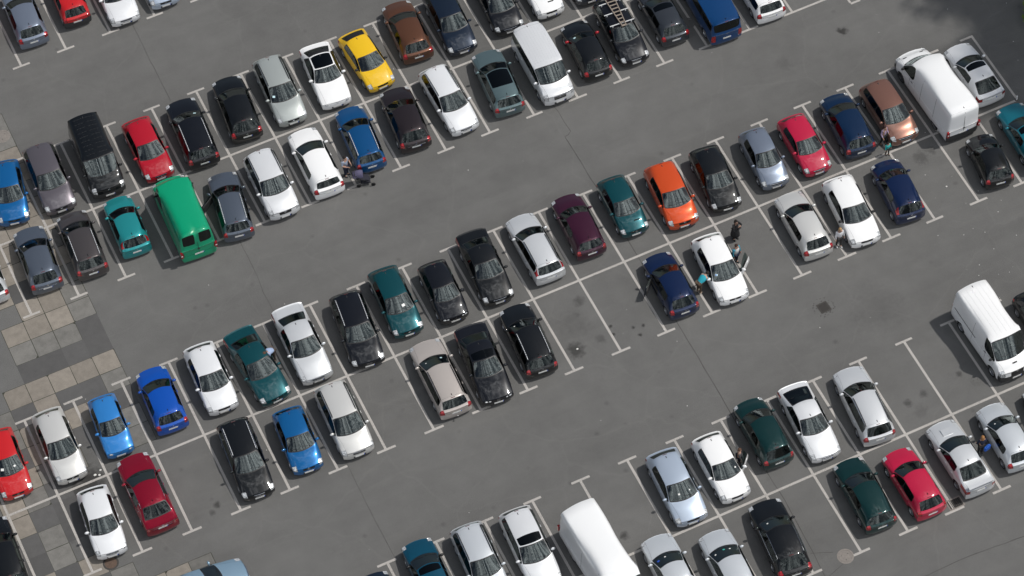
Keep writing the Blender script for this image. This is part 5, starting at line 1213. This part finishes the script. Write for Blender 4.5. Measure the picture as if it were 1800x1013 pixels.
person(29.72, -19.55, 20, 'person in a bright turquoise jacket bending down between the navy and the white hatchback', ('brightturq', (.02,.36,.46)), ('khaki', (.11,.075,.05)), ('darkhair', (.012,.008,.006)), bend=1.15, arms='reach', vest=('brightturq', (.02,.36,.46)), shoe=(.35,.3,.24))
person(37.78, -20.22, -90, 'blonde woman in a white jacket and dark trousers between two cars', ('whitejacket', (.70,.70,.72)), ('darkgrey', (.035,.033,.032)), ('blonde', (.42,.26,.12)), arms='down', longhair=True, fem=True, shoe=(.6,.6,.6), h=1.68, stride=.06, vest=('whitejacket', (.70,.70,.72)))
person(43.22, -15.35, -70, 'woman in lilac and black walking beside the copper crossover', ('lilac', (.42,.32,.46)), BLACKC, ('darkred', (.04,.012,.010)), arms='carry', longhair=True, fem=True, stride=.08, h=1.66)
person(43.08, -16.08, -80, 'small child in a turquoise coat walking behind the woman in lilac', ('childturq', (.03,.50,.48)), BLACKC, ('darkhair', (.012,.008,.006)), h=1.12, arms='down', stride=.07, vest=('childturq', (.03,.50,.48)))
bagp = person(38.02, -34.72, 80, 'red-blonde woman in dark clothes carrying a blue bag beside the silver-blue hatchback', ('darkblue', (.014,.02,.05)), BLACKC, ('ginger', (.36,.17,.06)), arms='carry', longhair=True, fem=True, h=1.68)
person(26.66, -29.85, -20, 'brown-haired person climbing out of the white hatchback by its open door', ('greytop', (.10,.09,.09)), NAVYC, ('brownhair', (.10,.05,.03)), arms='down', h=1.62)
# blue bag held by the woman
b_ = MB(); b_.box(-.19,.19,-.07,.07,0,.34); bag = tag(empty('bag', (38.26, -34.92, .52), R_(10)), 'bright blue carrier bag in the hand of the red-blonde woman', 'bag')
bm_ = bmesh.new(); me_ = b_.mesh('bag_body', cloth('bagblue', (.02,.12,.55))); bm_.from_mesh(me_); bmesh.ops.bevel(bm_, geom=list(bm_.edges), offset=.03, segments=2, affect='EDGES'); bm_.to_mesh(me_); bm_.free(); mesh_obj('bag_body', None, None, None, bag, data=me_)
for s_ in (1, -1):
    b_ = MB(); pts = [Vector((-.10, s_*.05, .335)), Vector((-.07, s_*.03, .42)), Vector((.07, s_*.03, .42)), Vector((.10, s_*.05, .335))]
    for a, c in zip(pts[:-1], pts[1:]): b_.tube(a, c, .01, 5)
    b_.build('bag_handle', cloth('bagblue', (.02,.12,.55)), bag)
# camera held up by the person in black
cm = tag(empty('photo_camera', (33.13, -17.62, 1.42), R_(-75)), 'small black camera held up by the person in black', 'camera')
mesh_obj('camera_body', *box_vf(-.03,.03,-.065,.065,-.045,.045), TRIM, cm); b_ = MB(); b_.tube((.03,0,0),(.10,0,0),.035,10); b_.build('lens', TRIM, cm)

dg_ = bpy.context.evaluated_depsgraph_get()
done = [(o, bpy.data.meshes.new_from_object(o.evaluated_get(dg_), depsgraph=dg_)) for o in SKINQ]
for o, me in done:
    o.modifiers.clear(); o.data = me; me.shade_smooth()

# pushchair behind the deep blue estate
pc = tag(empty('pushchair', (16.75, -5.02, 0), R_(-18)), 'black pushchair with four wheels left standing behind the deep blue estate', 'pushchair')
FR = plain('pushchair_frame', (.05,.05,.055), .4, .6); CL = cloth('pram', (.018,.018,.03)); CLP = cloth('prampurple', (.10,.09,.16))
wm = MB(); wm.lathe([(.07,-.02),(.115,-.024),(.13,0),(.115,.024),(.07,.02),(.0,.015)], 14); WMH = wm.mesh('pushchair_wheel', RUBBER, True)
for xx in (-.38, .42):
    for yy in (-.27, .27): inst('wheel', WMH, pc, (xx, yy, .13))
for s_ in (1, -1):
    b_ = MB(); b_.tube((.42, s_*.25, .15), (-.15, s_*.24, .62), .016, 6); b_.tube((-.38, s_*.25, .15), (.05, s_*.24, .60), .016, 6); b_.tube((-.15, s_*.24, .62), (-.55, s_*.23, 1.02), .016, 6); b_.build('frame_tube', FR, pc)
b_ = MB(); b_.tube((-.55,-.23,1.02), (-.55,.23,1.02), .022, 8); b_.build('handlebar', FR, pc)
mesh_obj('seat', [(-.22,-.2,.48),(-.22,.2,.48),(.22,.2,.42),(.22,-.2,.42),(-.22,-.2,.54),(-.22,.2,.54),(.22,.2,.48),(.22,-.2,.48)], [(3,2,1,0),(4,5,6,7),(0,1,5,4),(1,2,6,5),(2,3,7,6),(3,0,4,7)], CL, pc)
mesh_obj('backrest', [(-.20,-.2,.54),(-.20,.2,.54),(-.42,.2,.95),(-.42,-.2,.95),(-.26,-.2,.52),(-.26,.2,.52),(-.47,.2,.93),(-.47,-.2,.93)], [(0,1,2,3),(7,6,5,4),(0,4,5,1),(1,5,6,2),(2,6,7,3),(3,7,4,0)], CL, pc)
b_ = MB(); v = []; f = []
for i in range(7):
    a = math.pi*(.30+.62*i/6)
    for j in range(9):
        q = math.pi*j/8; v.append((-.30+.36*math.cos(a)*1.0, .23*math.cos(q), .78+.34*math.sin(q)*math.sin(a)))
for i in range(6):
    for j in range(8): f.append((i*9+j, i*9+j+1, i*9+10+j, i*9+9+j))
b_.add(v, f).build('hood', CLP, pc, True)
mesh_obj('basket', *box_vf(-.25,.28,-.2,.2,.18,.30), CL, pc)
b_ = MB(); b_.box(-.62,-.50,-.12,.12,.72,.99); b_.build('hanging_bag', CLP, pc)

# thin white post at the right corner of the middle row
pt = tag(empty('marker_post', (51.30, -16.0, 0)), 'short white post at the end of the middle bay line', 'post')
b_ = MB(); b_.lathe([(.001,.36),(.04,.35),(.045,.33),(.045,.03)], 12, 'z'); b_.build('shaft', plain('post_white', (.7,.7,.7), .5), pt, True)
b_ = MB(); b_.lathe([(.09,.0),(.09,.025),(.04,.04)], 12, 'z'); b_.build('foot', IRON, pt)

# ------------------------------------------------------------------ trees beyond the right edge; their crowns shade the corner
def leaf_mat(n, c):
    m, t, b = new_mat(n); v = noise(t, 1.1, 3.0); r = ramp(t, v, ((.3, tuple(x*.7 for x in c)), (.7, tuple(min(1, x*1.25) for x in c))))
    t.links.new(r, b.inputs['Base Color']); b.inputs['Roughness'].default_value = .55
    tr = node(t, 'ShaderNodeBsdfTranslucent'); t.links.new(r, tr.inputs[0]); ms = node(t, 'ShaderNodeMixShader'); ms.inputs[0].default_value = .3
    ou = t.nodes['Material Output']; t.links.new(b.outputs[0], ms.inputs[1]); t.links.new(tr.outputs[0], ms.inputs[2]); t.links.new(ms.outputs[0], ou.inputs[0]); return m
LEAF = leaf_mat('leaf_green', (.075,.14,.022)); LEAF2 = leaf_mat('leaf_lime', (.16,.27,.02)); BARK = plain('bark', (.10,.075,.055), .9, 0, .5, 6)
def tree(x, y, h, rx, rz, n, label, seed, mat=LEAF, size=.24, kind='tree'):
    rnd = random.Random(seed); root = tag(empty(kind, (x, y, 0)), label, kind)
    tr = MB(); limbs = []
    tr.tube((0,0,0), (.1,.05,h*.42), h*.022+.02, 9, h*.015+.012); tr.tube((.1,.05,h*.42), (.0,.0,h*.8), h*.015+.012, 8, .03)
    cl = []
    for k in range(26):
        a = rnd.uniform(0, 6.283); r = rx*math.sqrt(rnd.uniform(.05, 1))*.85; zz = h-rz+rnd.uniform(-.85, .85)*rz*math.sqrt(max(.05, 1-(r/rx)**2))
        q = (r*math.cos(a), r*math.sin(a), zz); cl.append((q, rx*rnd.uniform(.22, .40)))
        tr.tube((.05,.03,min(h*.78, max(h*.3, zz*.72))), (q[0]*.8, q[1]*.8, zz-.1), .05*h/12+.012, 5, .012)
    tr.build('trunk', BARK, root)
    v = []; f = []
    for k in range(n):
        (cx, cy, cz), cr_ = cl[rnd.randrange(len(cl))]; d = Vector((rnd.gauss(0,1), rnd.gauss(0,1), rnd.gauss(0,.8))).normalized()*cr_*rnd.uniform(.35, 1.05)
        p0 = Vector((cx, cy, cz))+d; u = Vector((rnd.gauss(0,1), rnd.gauss(0,1), rnd.gauss(0,.6))).normalized(); w = u.cross(Vector((rnd.gauss(0,.5), rnd.gauss(0,.5), 1))).normalized()
        s_ = size*rnd.uniform(.6, 1.3); i = len(v)
        v += [tuple(p0-u*s_), tuple(p0+w*s_*.45), tuple(p0+u*s_), tuple(p0-w*s_*.45+Vector((0,0,-.04)))]; f.append((i, i+1, i+2, i+3))
    mesh_obj('crown', v, f, mat, root); return root
tree(69.6, -13.2, 29.0, 8.4, 7.4, 17000, 'tall broadleaf tree beyond the right edge shading the corner', 3, LEAF, .30)
tree(55.25, -11.6, 1.7, .95, .7, 900, 'low lime green shrub whose leaves peep in at the right edge', 5, LEAF2, .12, 'shrub')
